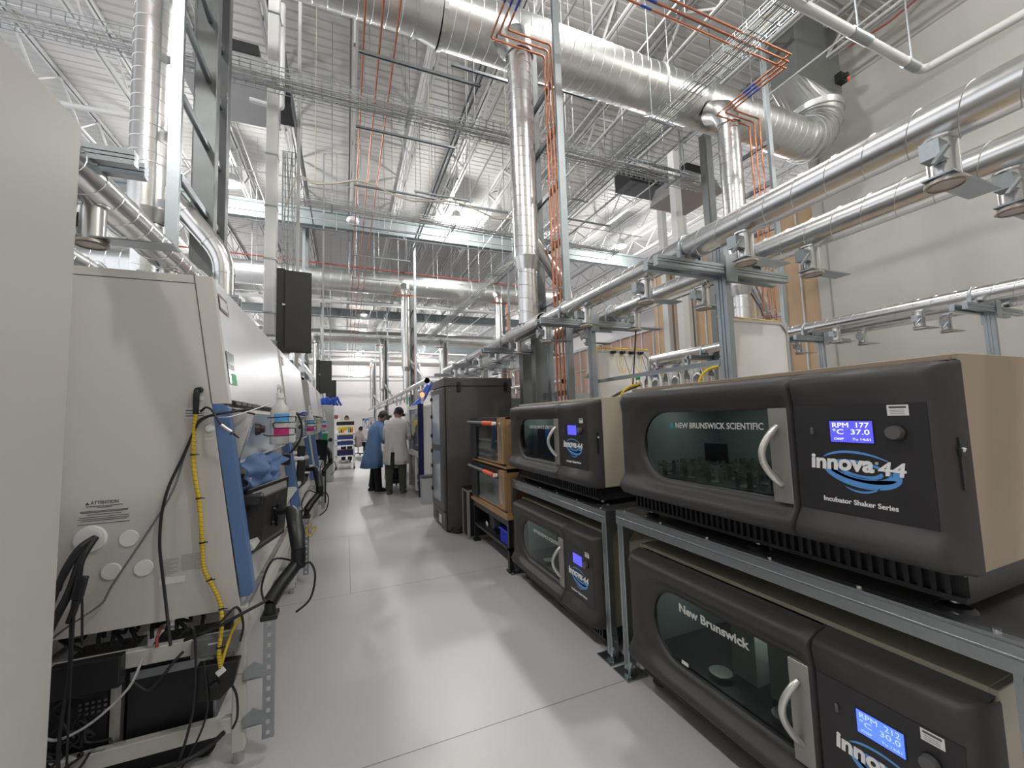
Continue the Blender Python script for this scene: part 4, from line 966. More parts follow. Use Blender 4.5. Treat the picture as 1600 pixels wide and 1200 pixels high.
XS = lambda z: -.445-(z-.67)*.1366        # seam line
XF = lambda z: -.383-(z-.70)*.1333        # front edge line
def safety_cabinet(y0, L, label, near):
    y1 = y0+L
    t = thing('safety_cabinet', label, 'safety cabinet', (-.9, y0, 0), 'row of biosafety cabinets')
    def pr(P, a, b, nm, m, par=None, bev=0): return MB().prism(P, 'y', a, b).build(nm, m, par or t, bev)
    side = [(-1.26,.67), (XS(.67),.67), (XS(2.2),2.2), (-1.26,2.2)]
    pr(side, y0, y0+.05, 'side_panel', CREAM, None, .002)
    pr(side, y1-.05, y1, 'side_panel', CREAM)
    m = MB().prism([(-1.26,1.5), (XS(1.5)-.01,1.5), (XS(2.2)-.001,2.2), (-1.26,2.2)], 'y', y0+.05, y1-.05).prism([(-1.26,.67), (XS(.67),.67), (XS(.92),.92), (-1.26,.92)], 'y', y0+.05, y1-.05).box(-1.26, -1.12, y0+.05, y1-.05, .92, 1.5)
    m.build('body', CREAM, t)
    # angled front: cream end cheeks and silver panel between
    ch = [(XS(1.6)+.001,1.6), (XF(1.6),1.6), (XF(2.2),2.2), (XS(2.2)+.001,2.2)]
    pr(ch, y0, y0+.045, 'end_cheek', CREAM, None, .002); pr(ch, y1-.05, y1, 'end_cheek', CREAM)
    fp = pr([(XS(1.6)+.001,1.62), (XF(1.62)-.002,1.62), (XF(2.2)-.002,2.2), (XS(2.2)+.001,2.2)], y0+.045, y1-.05, 'front_panel', BSILV)
    def onf(ya, yb, za, zb, nm, m, par, off=.001):
        return MB().add([(XF(za)+off, ya, za), (XF(za)+off, yb, za), (XF(zb)+off, yb, zb), (XF(zb)+off, ya, zb)], [(0,1,2,3)]).build(nm, m, par)
    onf(y0+.06, y0+.22, 2.06, 2.14, 'name_badge', mat('badge_maroon', (.20,.13,.14), .4), fp)
    onf(y0+.075, y0+.205, 2.075, 2.125, 'badge_face', PAPER, fp, .0015)
    if near:
        onf(y0+.06, y0+.20, 1.70, 1.86, 'spec_label', mat('foil_label', (.35,.38,.40), .2, .8), fp)
        onf(y0+.10, y0+.20, 1.70, 1.755, 'green_label', GREEN, fp, .0015)
        onf(y0+.07, y0+.18, 1.77, 1.80, 'label_glare', PAPER, fp, .0015)
    m = MB()
    for i in range(5 if near else 3): m.add([(XF(1.607)+.002, y0+.12+.13*i, 1.60), (XF(1.607)+.002, y0+.23+.13*i, 1.60), (XF(1.62)+.002, y0+.23+.13*i, 1.617), (XF(1.62)+.002, y0+.12+.13*i, 1.617)], [(0,1,2,3)])
    m.build('label_strip', PRDK, fp)
    bl = [(XS(1.6),1.6), (XF(1.6)-.025,1.6), (XF(1.6)-.004,1.58), (XF(.73)-.006,.73), (XF(.70)-.03,.715), (XS(.70)+.005,.715)]
    pr(bl, y0+.0, y0+.06, 'blue_trim', BLUE, None, .003); pr(bl, y1-.06, y1, 'blue_trim', BLUE)
    pr([(XS(.9),.93), (XF(.93),.93), (XF(.9)+.005,.905), (XS(.9),.88)], y0+.06, y1-.06, 'arm_rest', CREAM)
    # hinged sash standing proud
    s0, s1 = y0+.09, y1-.28
    w_ = MB()
    for a, b in ((s0, s0+.025), (s1-.025, s1)): w_.prism([(-.530,1.585), (-.417,1.553), (-.480,1.323), (-.500,1.325)], 'y', a, b)
    w_.prism([(-.530,1.590), (-.417,1.558), (-.415,1.545), (-.52,1.575)], 'y', s0, s1)
    sh = w_.build('sash_frame', CREAM, t)
    pr([(-.418,1.552), (-.412,1.552), (-.476,1.320), (-.484,1.320)], s0+.0, s1, 'sash_glass', SASH, sh)
    pr([(-.486,1.326), (-.474,1.326), (-.478,1.312), (-.488,1.312)], s0, s1, 'sash_rail', WHITE, sh)
    # stand
    st = MB()
    for x in (-.47, -1.25):
        for y in (y0+.005, y1-.055):
            l = MB().box(x, x+.05, y, y+.05, .05, .67).build('stand_leg', CREAM, t, .004, 1)
            MB().cyl((x+.025, y+.025, 0), (x+.025, y+.025, .05), .022, n=10).build('levelling_foot', STEEL, l)
    for z0_, z1_ in ((.50, .565), (.135, .20)):
        for y in (y0+.01, y1-.05): MB().box(-1.20, -.47, y, y+.04, z0_, z1_).build('stand_rail', CREAM, t, .003, 1)
    MB().box(-.465, -.425, y0+.055, y1-.055, .50, .565).box(-1.25, -1.21, y0+.055, y1-.055, .5, .565).build('stand_beam', CREAM, t)
    if near:
        y = y0
        g = MB().cyl((-.975, y, 1.050), (-.975, y-.012, 1.050), .054, .050, 32).cyl((-.975, y-.012, 1.05), (-.975, y-.014, 1.05), .042, n=32).build('cable_grommet', WHITE, t)
        for a, b in ((-.850,1.035), (-.904,.908), (-.797,.905)): MB().cyl((a, y, b), (a, y-.006, b), .034, .032, 28).build('hole_cap', WHITE, t)
        text('\u26a0 ATTENTION' if False else 'ATTENTION', .020, (-.935, y-.001, 1.195), (1,0,0), (0,0,1), PRDK, t, 'warning_text', 'CENTER', width=.09)
        m = MB().add([(-.998, y-.001, 1.188), (-.984, y-.001, 1.188), (-.991, y-.001, 1.200)], [(0,1,2)])
        for i, (w1, z) in enumerate(((.12,1.180), (.05,1.174), (.155,1.160), (.15,1.155), (.11,1.146), (.16,1.136), (.165,1.128), (.15,1.121), (.17,1.108))): m.box(-.935-w1/2, -.935+w1/2, y-.0012, y, z, z+.0022)
        m.build('warning_lines', PRDK, t)
        m = MB()
        for i in range(12): m.box(-.735, -.735+.055-.012*(i % 3), y-.0012, y, .925-.006*i, .9275-.006*i)
        for i in range(13): m.box(-.668, -.668+.085-.01*(i % 4), y-.0012, y, .937-.0055*i, .939-.0055*i)
        m.build('spec_print', mat('faint_print', (.36,.355,.35), .6), t)
        MB().box(-.742, -.652, y-.0012, y, .823, .85).build('spec_sticker', PAPER, t)
        MB().box(-.675, -.572, y-.001, y, 1.535, 1.585).box(-.595, -.565, y-.001, y, 1.455, 1.463).box(-.595, -.565, y-.001, y, 1.438, 1.446).build('clear_label', CLEARLAB, t)
        m = MB()
        for i in range(3): m.box(-.67, -.60, y-.0014, y-.001, 1.545+.012*i, 1.549+.012*i)
        m.build('label_lines', PRDK, t)
        MB().cyl((-.578, y, 1.488), (-.578, y-.012, 1.488), .021, .014, 16).build('port_cap', PAPER, t)
        MB().box(-.62, -.605, y-.006, y, 1.618, 1.632).build('socket', WHITE, t)
        MB().box(-1.06, -.70, y+.002, y+.004, 2.168, 2.170).box(-1.25, XS(2.17), y-.0012, y, 2.160, 2.163).build('top_seam', PRDK, t)
        MB().prism([(XS(1.6)-.002,1.6), (XS(1.6)+.0015,1.6), (XS(2.2)+.0015,2.2), (XS(2.2)-.002,2.2)], 'y', y-.0012, y).build('front_seam', PRDK, t)
    return t
safety_cabinet(2.26, 1.99, 'nearest safety cabinet, wide cream side panel with cables and cable grommet', True)
safety_cabinet(4.32, 1.98, 'second safety cabinet, blue trim visible beyond the draped blue gown', False)
safety_cabinet(7.4, 1.98, 'third safety cabinet along the left side, beyond the gap', False)
safety_cabinet(9.5, 1.3, 'farthest safety cabinet, mostly hidden by the third one', False)

# gap items between second and third cabinet
t = thing('gas_bottle_rack', 'narrow pale column with yellow label between second and third safety cabinets', 'column', (-.7, 6.9, 0))
MB().box(-.82, -.66, 6.75, 7.05, 0, 2.12).build('body', CREAM, t, .01, 2); MB().box(-.66, -.655, 6.85, 6.98, 1.55, 1.75).build('yellow_label', YEL, t)

# yellow cable with zip ties and the black plug
t = thing('yellow_signal_cable', 'yellow spiral cable with black ties hanging down the near cabinet side', 'cable', (-.62, 2.235, .46))
P = [(-.622,2.238,1.60), (-.627,2.236,1.52), (-.632,2.238,1.42), (-.625,2.235,1.30), (-.606,2.238,1.18), (-.592,2.232,1.05), (-.586,2.238,.95), (-.578,2.235,.87), (-.545,2.238,.79), (-.512,2.228,.71), (-.500,2.20,.62), (-.505,2.19,.53), (-.497,2.19,.462)]
def smooth(P, k=5):
    P = [Vector(p) for p in P]; out = []
    for i in range(len(P)-1):
        p0, p1, p2, p3 = P[max(i-1,0)], P[i], P[i+1], P[min(i+2, len(P)-1)]
        for j in range(k):
            t_ = j/k; out.append(.5*((2*p1)+(-p0+p2)*t_+(2*p0-5*p1+4*p2-p3)*t_*t_+(-p0+3*p1-3*p2+p3)*t_**3))
    out.append(P[-1]); return out
Q = smooth(P)
MB().tube(Q, .0085, 10).build('cable_jacket', YEL, t)
m = MB(); n = 900; vs = []; fs = []
for i in range(n+1):
    f = i/n*(len(Q)-1); k = min(int(f), len(Q)-2); p = Q[k].lerp(Q[k+1], f-k); d = (Q[k+1]-Q[k]).normalized()
    x = d.cross(Vector((0,1,0))).normalized(); y = x.cross(d); a = i*2*PI/12
    e = x*math.cos(a)+y*math.sin(a); vs += [p+e*.0090-d*.0009, p+e*.0090+d*.0009]
    if i: o = 2*i; fs.append((o-2, o-1, o+1, o))
m.add(vs, fs); m.build('spiral_stripe', PRDK, t)
for z in (3, 12, 20, 28, 38, 46, 54):
    p = Q[z]; d = (Q[z+1]-p).normalized(); MB().ring(p, d, .009, .003, .006, 12).box(p.x+.008, p.x+.024, p.y-.006, p.y-.003, p.z-.002, p.z+.002).build('zip_tie', BLACK, t)
MB().tube([(-.622,2.228,1.665), (-.622,2.226,1.64), (-.623,2.228,1.60), (-.625,2.235,1.555)], [.010,.013,.0125,.011], 12).cyl((-.622,2.236,1.66), (-.617,2.258,1.665), .014, n=12).build('plug', BLACK, t)
MB().tube(smooth([(-.497,2.19,.462), (-.485,2.20,.52), (-.46,2.22,.60), (-.42,2.23,.66)]), .006, 8).build('cable_branch', YEL, t)
def cable(P, r, m, name, label, cat='cable'):
    return solo(MB().tube(smooth(P), r, 7), name, m, label, cat, org=P[-1])
cable([(-.607,2.238,1.565), (-.585,2.225,1.583), (-.56,2.215,1.570), (-.535,2.20,1.530), (-.515,2.19,1.50)], .005, RUB, 'probe_lead', 'black lead looping from the plug towards the blue trim')
t = thing('pen_probe', 'silver pen-like probe with black tip hanging across the blue trim', 'probe', (-.49, 2.19, 1.48))
MB().cyl((-.517,2.188,1.502), (-.470,2.185,1.463), .007, n=10).build('body', SATIN, t); MB().cyl((-.470,2.185,1.463), (-.446,2.183,1.440), .006, .003, 10).cyl((-.476,2.185,1.468), (-.472,2.185,1.464), .012, n=10).build('tip', BLACK, t)
cable([(-.432,2.33,1.575), (-.50,2.24,1.56), (-.56,2.23,1.548), (-.61,2.235,1.525), (-.635,2.235,1.46), (-.665,2.235,1.37), (-.712,2.235,1.245), (-.735,2.238,1.13), (-.738,2.236,1.0), (-.725,2.235,.88), (-.707,2.225,.764), (-.668,2.17,.60)], .006, RUB, 'power_cable', 'thick black cable curving down the near cabinet side')
cable([(-.575,2.245,1.545), (-.62,2.24,1.50), (-.66,2.24,1.38), (-.70,2.24,1.22), (-.78,2.24,1.06), (-.884,2.235,.869), (-.905,2.235,.82), (-.931,2.235,.783), (-1.05,2.22,.70), (-1.12,2.2,.6)], .004, GREYC, 'grey_cable', 'thin grey cable crossing the near cabinet side to lower left')
cable([(-.35,2.34,1.60), (-.47,2.24,1.545), (-.53,2.238,1.537), (-.57,2.242,1.545)], .003, mat('white_cable', (.7,.7,.7), .4), 'white_lead', 'thin white lead looped over the blue trim')
for k, (P, r) in enumerate((([(-.955,2.245,1.058), (-.985,2.205,1.03), (-1.02,2.19,.95), (-1.035,2.19,.88)], .011), ([(-.955,2.245,1.058), (-.975,2.20,.985), (-1.0,2.19,.87), (-1.05,2.18,.73), (-1.09,2.1,.5)], .014),
        ([(-.960,2.245,1.055), (-.99,2.20,1.0), (-1.03,2.19,.90), (-1.06,2.19,.8), (-1.12,2.15,.62)], .009), ([(-.955,2.245,1.06), (-.968,2.19,.98), (-.985,2.18,.80), (-.98,2.17,.60), (-.99,2.15,.30), (-.95,2.12,.12), (-.9,2.1,.01)], .006),
        ([(-.950,2.245,1.06), (-.97,2.2,.96), (-.96,2.19,.80), (-.955,2.19,.66)], .004))):
    cable(P, r, RUB, 'black_cable', 'black cable from the grommet on the near cabinet, %s of the bundle' % ORD[k])
t = thing('inline_connector', 'black inline plug connector on the grommet cable bundle', 'connector', (-.955, 2.17, .87)); MB().obox((-.962,2.172,.885), (.032,.03,.085), (0,.18,0)).build('body', BLACK, t, .006, 2)
MB().obox((-.978,2.172,.80), (.02,.02,.09), (0,.25,0)).build('strain_relief', BLACK, t, .004, 1)

# under the near cabinet
t = thing('computer_tower', 'black computer tower hung in the stand, nearer the aisle', 'computer', (-.73, 2.36, .2))
MB().box(-.865, -.545, 2.34, 2.70, .17, .46).build('case', BLACK, t, .004, 1); m = MB()
m.box(-.855, -.555, 2.334, 2.34, .42, .455).box(-.555, -.545, 2.334, 2.34, .18, .455).build('bracket', STRUT, t); MB().box(-.60, -.585, 2.330, 2.34, .41, .45).box(-.57, -.555, 2.330, 2.34, .41, .45).build('slot_cover', SATIN, t)
t = thing('computer_tower', 'black computer tower hung in the stand, farther left with vents', 'computer', (-1.05, 2.36, .2))
MB().box(-1.17, -.925, 2.34, 2.70, .17, .46).build('case', BLACK, t, .004, 1)
MB().box(-.915, -.880, 2.326, 2.36, .12, .48).box(-.90, -.895, 2.318, 2.326, .12, .48).build('mount_post', ALU, t)
m = MB()
for i in range(5):
    for j in range(3): m.box(-1.02+.02*i, -1.01+.02*i, 2.336, 2.34, .36-.02*j, .37-.02*j)
m.build('vent_holes', GREYC, t)
t = thing('network_box', 'flat black box lying on the upper stand rail with cables', 'network box', (-.95, 2.2, .5)); MB().obox((-.95,2.225,.525), (.22,.05,.12), (.0,0,0)).build('case', BLACKM, t, .005, 2)
t = thing('dock_station', 'grey docking station strapped to the upper stand rail', 'dock', (-.53, 2.21, .5)); MB().obox((-.525,2.235,.545), (.175,.045,.075), (0,.04,0)).build('case', mat('dock_grey', (.16,.165,.175), .4), t, .004, 2)
MB().box(-.55, -.50, 2.2105, 2.213, .555, .562).build('badge', PAPER, t)
t = thing('black_tray', 'black angled tray with adaptors hanging below the docking station', 'tray', (-.52, 2.2, .4)); MB().prism([(-.585,.485), (-.43,.475), (-.45,.38), (-.50,.33), (-.585,.345)], 'y', 2.19, 2.24).build('tray_body', BLACKM, t, .003, 1)
for k, (x, z) in enumerate(((-.495,.45), (-.515,.40))): MB().obox((x,2.182,z), (.03,.012,.022), (0,-.6,0)).build('adaptor', PRWHITE if k == 0 else BLACK, t)
t = thing('floor_ups', 'black power unit on the floor under the near cabinet', 'power unit', (-.8, 2.5, 0)); MB().box(-1.0, -.62, 2.40, 2.8, .0, .13).build('case', BLACK, t, .008, 2); MB().cyl((-.60,2.38,.05), (-.60,2.46,.05), .05, n=20).build('wheel', BLACKM, t)
for k, (P, r, mt_) in enumerate((([(-1.08,2.2,.36), (-1.0,2.17,.34), (-.9,2.16,.38), (-.8,2.17,.47), (-.77,2.2,.56)], .005, mat('pale_cable', (.45,.45,.46), .4)),
        ([(-.80,2.2,.48), (-.74,2.18,.44), (-.69,2.17,.49), (-.66,2.17,.53), (-.63,2.19,.56)], .006, RUB), ([(-.65,2.2,.62), (-.60,2.17,.66), (-.585,2.17,.60), (-.58,2.17,.45), (-.59,2.17,.30), (-.63,2.16,.14), (-.70,2.15,.03)], .005, RUB),
        ([(-.56,2.2,.50), (-.545,2.18,.42), (-.54,2.18,.30), (-.58,2.17,.18), (-.66,2.16,.05)], .004, RUB), ([(-.47,2.2,.40), (-.44,2.2,.33), (-.435,2.2,.24), (-.45,2.19,.20)], .005, RUB),
        ([(-.63,2.2,.60), (-.52,2.16,.64), (-.42,2.16,.68), (-.34,2.2,.70)], .007, RUB), ([(-.60,2.2,.60), (-.5,2.16,.66), (-.44,2.17,.71), (-.42,2.2,.62), (-.43,2.2,.55)], .005, RUB),
        ([(-.97,2.16,.78), (-.965,2.15,.50), (-.955,2.13,.25), (-.93,2.1,.08)], .004, RUB), ([(-.75,2.2,.10), (-.65,2.15,.14), (-.55,2.18,.15), (-.48,2.2,.19)], .010, RUB))):
    cable(P, r, mt_, 'loose_cable', 'loose cable under the near cabinet, %s counted from the left tower' % ORD[k])
random.seed(11)
m = MB()
for i in range(26):
    x, z = random.uniform(-1.12, -.98), random.uniform(.05, .34)
    P = [Vector((x, 2.24+random.uniform(0, .05), z))]
    for j in range(5): P.append(P[-1]+Vector((random.uniform(-.05,.05), random.uniform(-.01,.01), random.uniform(-.06,.06))))
    m.tube(smooth(P, 3), .005, 5)
t = solo(m, 'cable_tangle', RUB, 'tangled mass of black cables beside the left computer tower', 'cables'); t['kind'] = 'stuff'
cable([(-.74,2.3,.64), (-.75,2.28,.60), (-.745,2.27,.565)], .006, REDP, 'red_cable', 'short red cable end behind the upper stand rail')
m = MB()
for i in range(10):
    x = -1.05+.045*i; P = [(x,2.45,.63), (x+random.uniform(-.04,.04),2.40,.60), (x+random.uniform(-.05,.05),2.36,.63), (x+.04,2.33,.58)]; m.tube(smooth(P,3), .008, 5)
t = solo(m, 'cable_tangle', RUB, 'dark cable mass in the slot beneath the near cabinet body', 'cables'); t['kind'] = 'stuff'

# monitor arms on slotted uprights
def slotted(t, x, y, z0, z1, w_=.048):
    n = int((z1-z0)/.045); m = MB()
    a, b = x-w_/2, x+w_/2; hs = .012
    m.box(a, x-.0075, y-.004, y, z0, z1).box(x+.0075, b, y-.004, y, z0, z1)
    for i in range(n+1):
        zc_ = z0+(z1-z0)*i/n; q0 = max(z0, zc_-(.5*(z1-z0)/n-hs/1.2)); q1 = min(z1, zc_+(.5*(z1-z0)/n-hs/1.2)); m.box(x-.0075, x+.0075, y-.004, y, q0, q1)
    m.box(a, a+.004, y, y+.03, z0, z1).box(b-.004, b, y, y+.03, z0, z1)
    return m.build('slotted_upright', STRUT, t)
def monitor_arm(x, y, z1, lab, monlab, rz, s=1.0):
    t = thing('monitor_stand', lab, 'monitor arm', (x, y, z1), 'black monitor arms')
    slotted(t, x, y, z1-.52, z1)
    for z in (z1-.22, z1-.42):
        b = MB().prism([(x-.10,z-.03), (x-.022,z-.03), (x-.022,z+.02), (x-.06,z+.045), (x-.10,z+.01)], 'y', y-.002, y+.003).box(x-.10, x-.022, y-.002, y+.03, z-.034, z-.028).cyl((x-.13,y+.01,z), (x-.10,y+.01,z), .006, n=6).build('angle_bracket', STRUT, t)
    MB().box(x-.035, x+.035, y-.03, y+.05, z1, z1+.022).cyl((x,y+.01,z1+.02), (x,y+.01,z1+.07), .026, .022, 14).build('clamp_base', BLACK, t, .004, 1)
    el = (x+.105, y+.12, z1+.20)
    MB().tube([(x+.0,y+.01,z1+.07), (x+.04,y+.05,z1+.13), el], [.034,.032,.030], 12).build('lower_arm', BLACK, t)
    MB().cyl((el[0],el[1],el[2]-.025), (el[0],el[1],el[2]+.07), .034, n=16).build('elbow_joint', BLACKM, t)
    hd = (x+.05, y+.30, z1+.43)
    MB().tube([(el[0],el[1],el[2]+.06), (el[0]-.01,el[1]+.03,el[2]+.13), (el[0]-.035,el[1]+.12,el[2]+.21), hd], [.032,.038,.038,.026], 12).build('upper_arm', BLACK, t)
    MB().cyl(hd, (hd[0]-.07, hd[1]+.02, hd[2]-.01), .022, n=12).build('tilt_head', BLACKM, t)
    MB().tube(smooth([(x+.08,y+.15,z1+.25), (x+.12,y+.06,z1+.20), (x+.165,y+.02,z1+.22), (x+.19,y,z1+.16), (x+.17,y-.01,z1+.06), (x+.11,y-.01,z1+.01)]), .005, 6).build('looped_cable', RUB, t)
    MB().tube(smooth([(x+.08,y+.15,z1+.20), (x+.0,y+.08,z1+.24), (x-.05,y+.1,z1+.12), (x-.03,y+.06,z1+.05)]), .005, 6).build('arm_cable', RUB, t)
    mo = thing('monitor', monlab, 'monitor', (0,0,0), 'black monitors at the safety cabinets')
    MB().box(-.02, .0, -.25, .25, -.17, .17).build('bezel', BLACK, mo, .006, 2)
    MB().box(-.0215, -.0205, -.235, .235, -.155, .155).build('screen', DARKGL, mo)
    b = MB().add([(.0,-.22,-.15), (.0,.22,-.15), (.0,.22,.15), (.0,-.22,.15), (.035,-.14,-.12), (.035,.14,-.12), (.035,.14,.12), (.035,-.14,.12)], [(4,5,6,7), (0,1,5,4), (1,2,6,5), (2,3,7,6), (3,0,4,7)]).build('back_shell', mat('monitor_back', (.03,.028,.027), .4), mo, .01, 2)
    MB().box(.036, .043, -.05, .05, -.05, .05).box(.043, .055, -.015, .015, -.06, .055).build('mount_plate', BLACKM, b); 
    for yy in (-.035,.035):
        for zz in (-.035,.035): MB().cyl((.043,yy,zz), (.048,yy,zz), .006, n=6).build('screw', STEEL, b)
    MB().box(.0355, .0365, -.02, .02, .085, .105).build('embossed_mark', mat('emboss', (.06,.055,.055), .35), b)
    mo.location = (hd[0]-.115, hd[1]+.06, hd[2]-.02); mo.rotation_euler = (0, R(4), rz)
monitor_arm(-.327, 2.26, .60, 'black monitor arm on a slotted upright beside the near stand leg', 'black monitor seen from behind below the draped blue gown', R(-14))
monitor_arm(-.345, 4.40, .60, 'black monitor arm on a slotted upright at the second cabinet', 'black monitor seen edge-on in front of the second cabinet', R(-4))
monitor_arm(-.345, 7.45, .62, 'black monitor arm on a slotted upright at the third cabinet', 'small black monitor in front of the third cabinet', R(30))
MBt = MB().tube(smooth([(-.32,4.38,.56), (-.34,4.36,.48), (-.30,4.35,.44), (-.26,4.36,.52), (-.30,4.37,.5)]), .006, 6)
solo(MBt, 'yellow_cable_loop', YEL, 'small yellow cable loop by the second monitor arm base', 'cable')
t = thing('power_strip', 'black power strip on the blue trim end of the second cabinet', 'power strip', (-.37, 4.36, .6)); MB().box(-.43, -.37, 4.27, 4.31, .60, .70).build('case', BLACK, t, .004, 1)

# draped blue gown
def gown():
    nu, nv = 40, 26; rnd = random.Random(5); vs = []
    ph = [rnd.uniform(0, 6.28) for _ in range(8)]
    for side in (0, 1):
        for j in range(nv+1):
            for i in range(nu+1):
                u, v = i/nu, j/nv
                y = 2.34+1.08*u; top = 1.37-.02*math.sin(3*u)-.13*max(0, u-.5); bot = 1.01+.05*math.sin(2.2*u+.5)-.0*u+.10*(1-min(1, u*5))
                if u > .8: bot += (u-.8)*.6
                z = top+(bot-top)*v
                f = .028*math.sin(9*u+ph[0]+3*v)+.018*math.sin(17*u+ph[1]-5*v)+.013*math.sin(23*v+ph[2]+6*u)+.008*math.sin(41*u+13*v+ph[3])
                x = -.50+.07*math.sin(PI*min(1, v*1.2))+f*(.4+v)
                vs.append((x-.006*side, y, z))
    m = MB(); o = (nu+1)*(nv+1); q = nu+1
    for s in (0, 1):
        m2 = [(s*o+j*q+i, s*o+j*q+i+1, s*o+(j+1)*q+i+1, s*o+(j+1)*q+i) for j in range(nv) for i in range(nu)]
        if s == 0: fs = m2
        else: fs += [f[::-1] for f in m2]
    E = [i for i in range(q)] + [j*q+nu for j in range(1, nv+1)] + [nv*q+i for i in range(nu-1, -1, -1)] + [j*q for j in range(nv-1, 0, -1)]
    for a, b in zip(E, E[1:]+E[:1]): fs.append((a, b, b+o, a+o))
    m.add(vs, fs, True); return m
solo(gown(), 'draped_gown', GOWND, 'crumpled blue gown draped at the opening of the near safety cabinet', 'gown')

# spray bottle in a wire holder
def spray(loc, label, s=1.0):
    t = thing('spray_bottle', label, 'spray bottle', (0,0,0), 'spray bottles on the cabinet sashes')
    MB().loft([((0,0,0), .040,.030,0), ((0,0,.004), .044,.033,0), ((0,0,.16), .044,.033,0), ((0,0,.19), .036,.028,0), ((0,0,.215), .018,.018,0), ((0,0,.24), .015,.015,0)], 22).build('bottle', BOTTLE, t)
    MB().loft([((0,0,.238), .019,.019,0), ((0,0,.262), .018,.018,0)], 16).build('collar', WHITE, t)
    MB().loft([((0,0,.262), .011,.013,0), ((0,-.006,.282), .012,.026,0), ((0,-.010,.300), .011,.038,0), ((0,-.008,.306), .008,.030,0)], 14).cyl((0,-.04,.293), (0,-.058,.292), .007, n=8).build('trigger_head', WHITE, t)
    MB().tube([(0,-.028,.284), (0,-.042,.268), (0,-.048,.245), (0,-.044,.235)], .004, 6).build('trigger', WHITE, t)
    lb = MB(); n = 12
    def band(z0, z1, a0, a1):
        vs = []
        for i in range(n+1):
            a = a0+(a1-a0)*i/n; vs += [(.0447*math.cos(a), .0337*math.sin(a), z0), (.0447*math.cos(a), .0337*math.sin(a), z1)]
        return MB().add(vs, [(2*i, 2*i+2, 2*i+3, 2*i+1) for i in range(n)])
    band(.115, .155, R(-120), R(30)).build('blue_label', LBLUE, t); band(.04, .085, R(-120), R(30)).build('pink_label', PINK, t); band(.086, .114, R(-60), R(30)).build('white_label', PAPER, t)
    t.location = loc; return t
spray((-.318, 2.42, 1.395), 'big spray bottle with blue and magenta label in a wire holder at the near sash')
spray((-.352, 4.75, 1.37), 'translucent spray bottle on the second cabinet sash')
spray((-.352, 7.75, 1.37), 'distant translucent spray bottle on the third cabinet sash')
def holder(loc, label):
    t = thing('wire_holder', label, 'bottle holder', (0,0,0), 'black wire bottle holders')
    MB().cyl((-.035,.0,.0), (-.012,.0,.0), .032, .026, 18).cyl((-.012,0,0), (.004,0,0), .018, n=12).build('suction_cup', mat('dark_brown_rubber', (.03,.018,.016), .4), t)
    P = [(0,.0,-.03), (.02,-.03,-.035), (.12,-.04,-.035), (.135,.02,-.035), (.135,.06,-.03), (.135,.06,.0), (.12,-.035,.0), (.05,-.04,.0), (.045,-.04,.03), (.12,-.04,.03), (.138,.05,.03), (.138,.06,.06), (.12,-.03,.06), (.02,-.03,.055)]
    MB().tube(arc(P, .012, 3), .0032, 7).build('wire', BLACK, t)
    t.location = loc; return t
holder((-.385, 2.40, 1.475), 'black bent-wire holder with suction cup on the near sash')
holder((-.42, 4.72, 1.46), 'black bent-wire holder on the second cabinet sash')
t = thing('sash_controller', 'small white box with two black dots at the end of the near sash', 'device', (-.40, 3.85, 1.4)); MB().box(-.44, -.395, 3.83, 3.93, 1.34, 1.60).build('case', WHITE, t, .004, 1); MB().cyl((-.395,3.87,1.48), (-.393,3.87,1.48), .008, n=10).build('button', BLACK, t)
cable([(-.39,3.98,1.58), (-.36,4.0,1.50), (-.36,4.0,1.38), (-.42,4.0,1.27), (-.48,4.0,1.22)], .008, RUB, 'sash_cable', 'black cable drooping beyond the end of the near sash')
t = thing('sash_clip_tools', 'dark clip tools lying on top of the second cabinet sash', 'tools', (-.42, 5.2, 1.58)); MB().obox((-.42,5.2,1.60), (.05,.5,.035)).build('body', BLACK, t, .006, 1); MB().obox((-.40,4.7,1.59), (.03,.4,.02)).build('blue_grip', BLTUBE, t)
for k, (y, x) in enumerate(((4.95, -.39), (5.6, -.39), (8.1, -.39), (8.7, -.39))):
    t = thing('paper_note', 'white note card standing on the sash top, %s from the camera' % ORD[k], 'note', (x, y, 1.47), 'notes on the cabinet sashes'); MB().obox((x, y, 1.53), (.004, .30, .11)).build('card', PAPER, t)
# supplies inside the near and second cabinets
for k, (y, x, z, m_, s, nm, lab) in enumerate(((2.55,-.52,1.19,mat('glove_box_grey',(.35,.36,.38),.5),(.12,.18,.09),'supply_box','grey box inside the near cabinet opening'), (2.42,-.44,1.13,BLACK,(.10,.12,.05),'black_device','black device hanging under the near sash behind the gown'), (3.55,-.42,1.23,BLACK,(.06,.14,.08),'black_adapter','black adapter hanging beyond the blue gown'),
        (4.9,-.5,1.16,WHITE,(.16,.9,.03),'work_tray','pale tray in the opening of the second cabinet'), (5.2,-.46,1.0,WHITE,(.14,1.1,.02),'work_tray','lower pale tray in the opening of the second cabinet'), (4.7,-.42,1.22,BLACK,(.07,.2,.10),'black_device','black device under the second cabinet sash'),
        (8.1,-.40,1.12,BLACK,(.1,.6,.16),'black_device','black device at the third cabinet opening'))):
    t = thing(nm, lab, 'lab device', (x, y, z)); MB().obox((x,y,z), s, (0,.1,.1)).build('body', m_, t, .006, 1)
t = thing('waste_bin', 'small green bin with white lid past the second cabinet', 'bin', (-.35, 8.5, 1.1)); MB().loft([((-.36,8.5,1.12), .05,.05,PI/4), ((-.36,8.5,1.29), .07,.07,PI/4)], 4, smooth=False).build('body', GREEN, t); MB().loft([((-.36,8.5,1.29), .074,.074,PI/4), ((-.36,8.5,1.32), .072,.072,PI/4)], 4, smooth=False).build('lid', WHITE, t); MB().cyl((-.36,8.5,0), (-.36,8.5,1.12), .02, n=8).build('stand', BLACK, t)
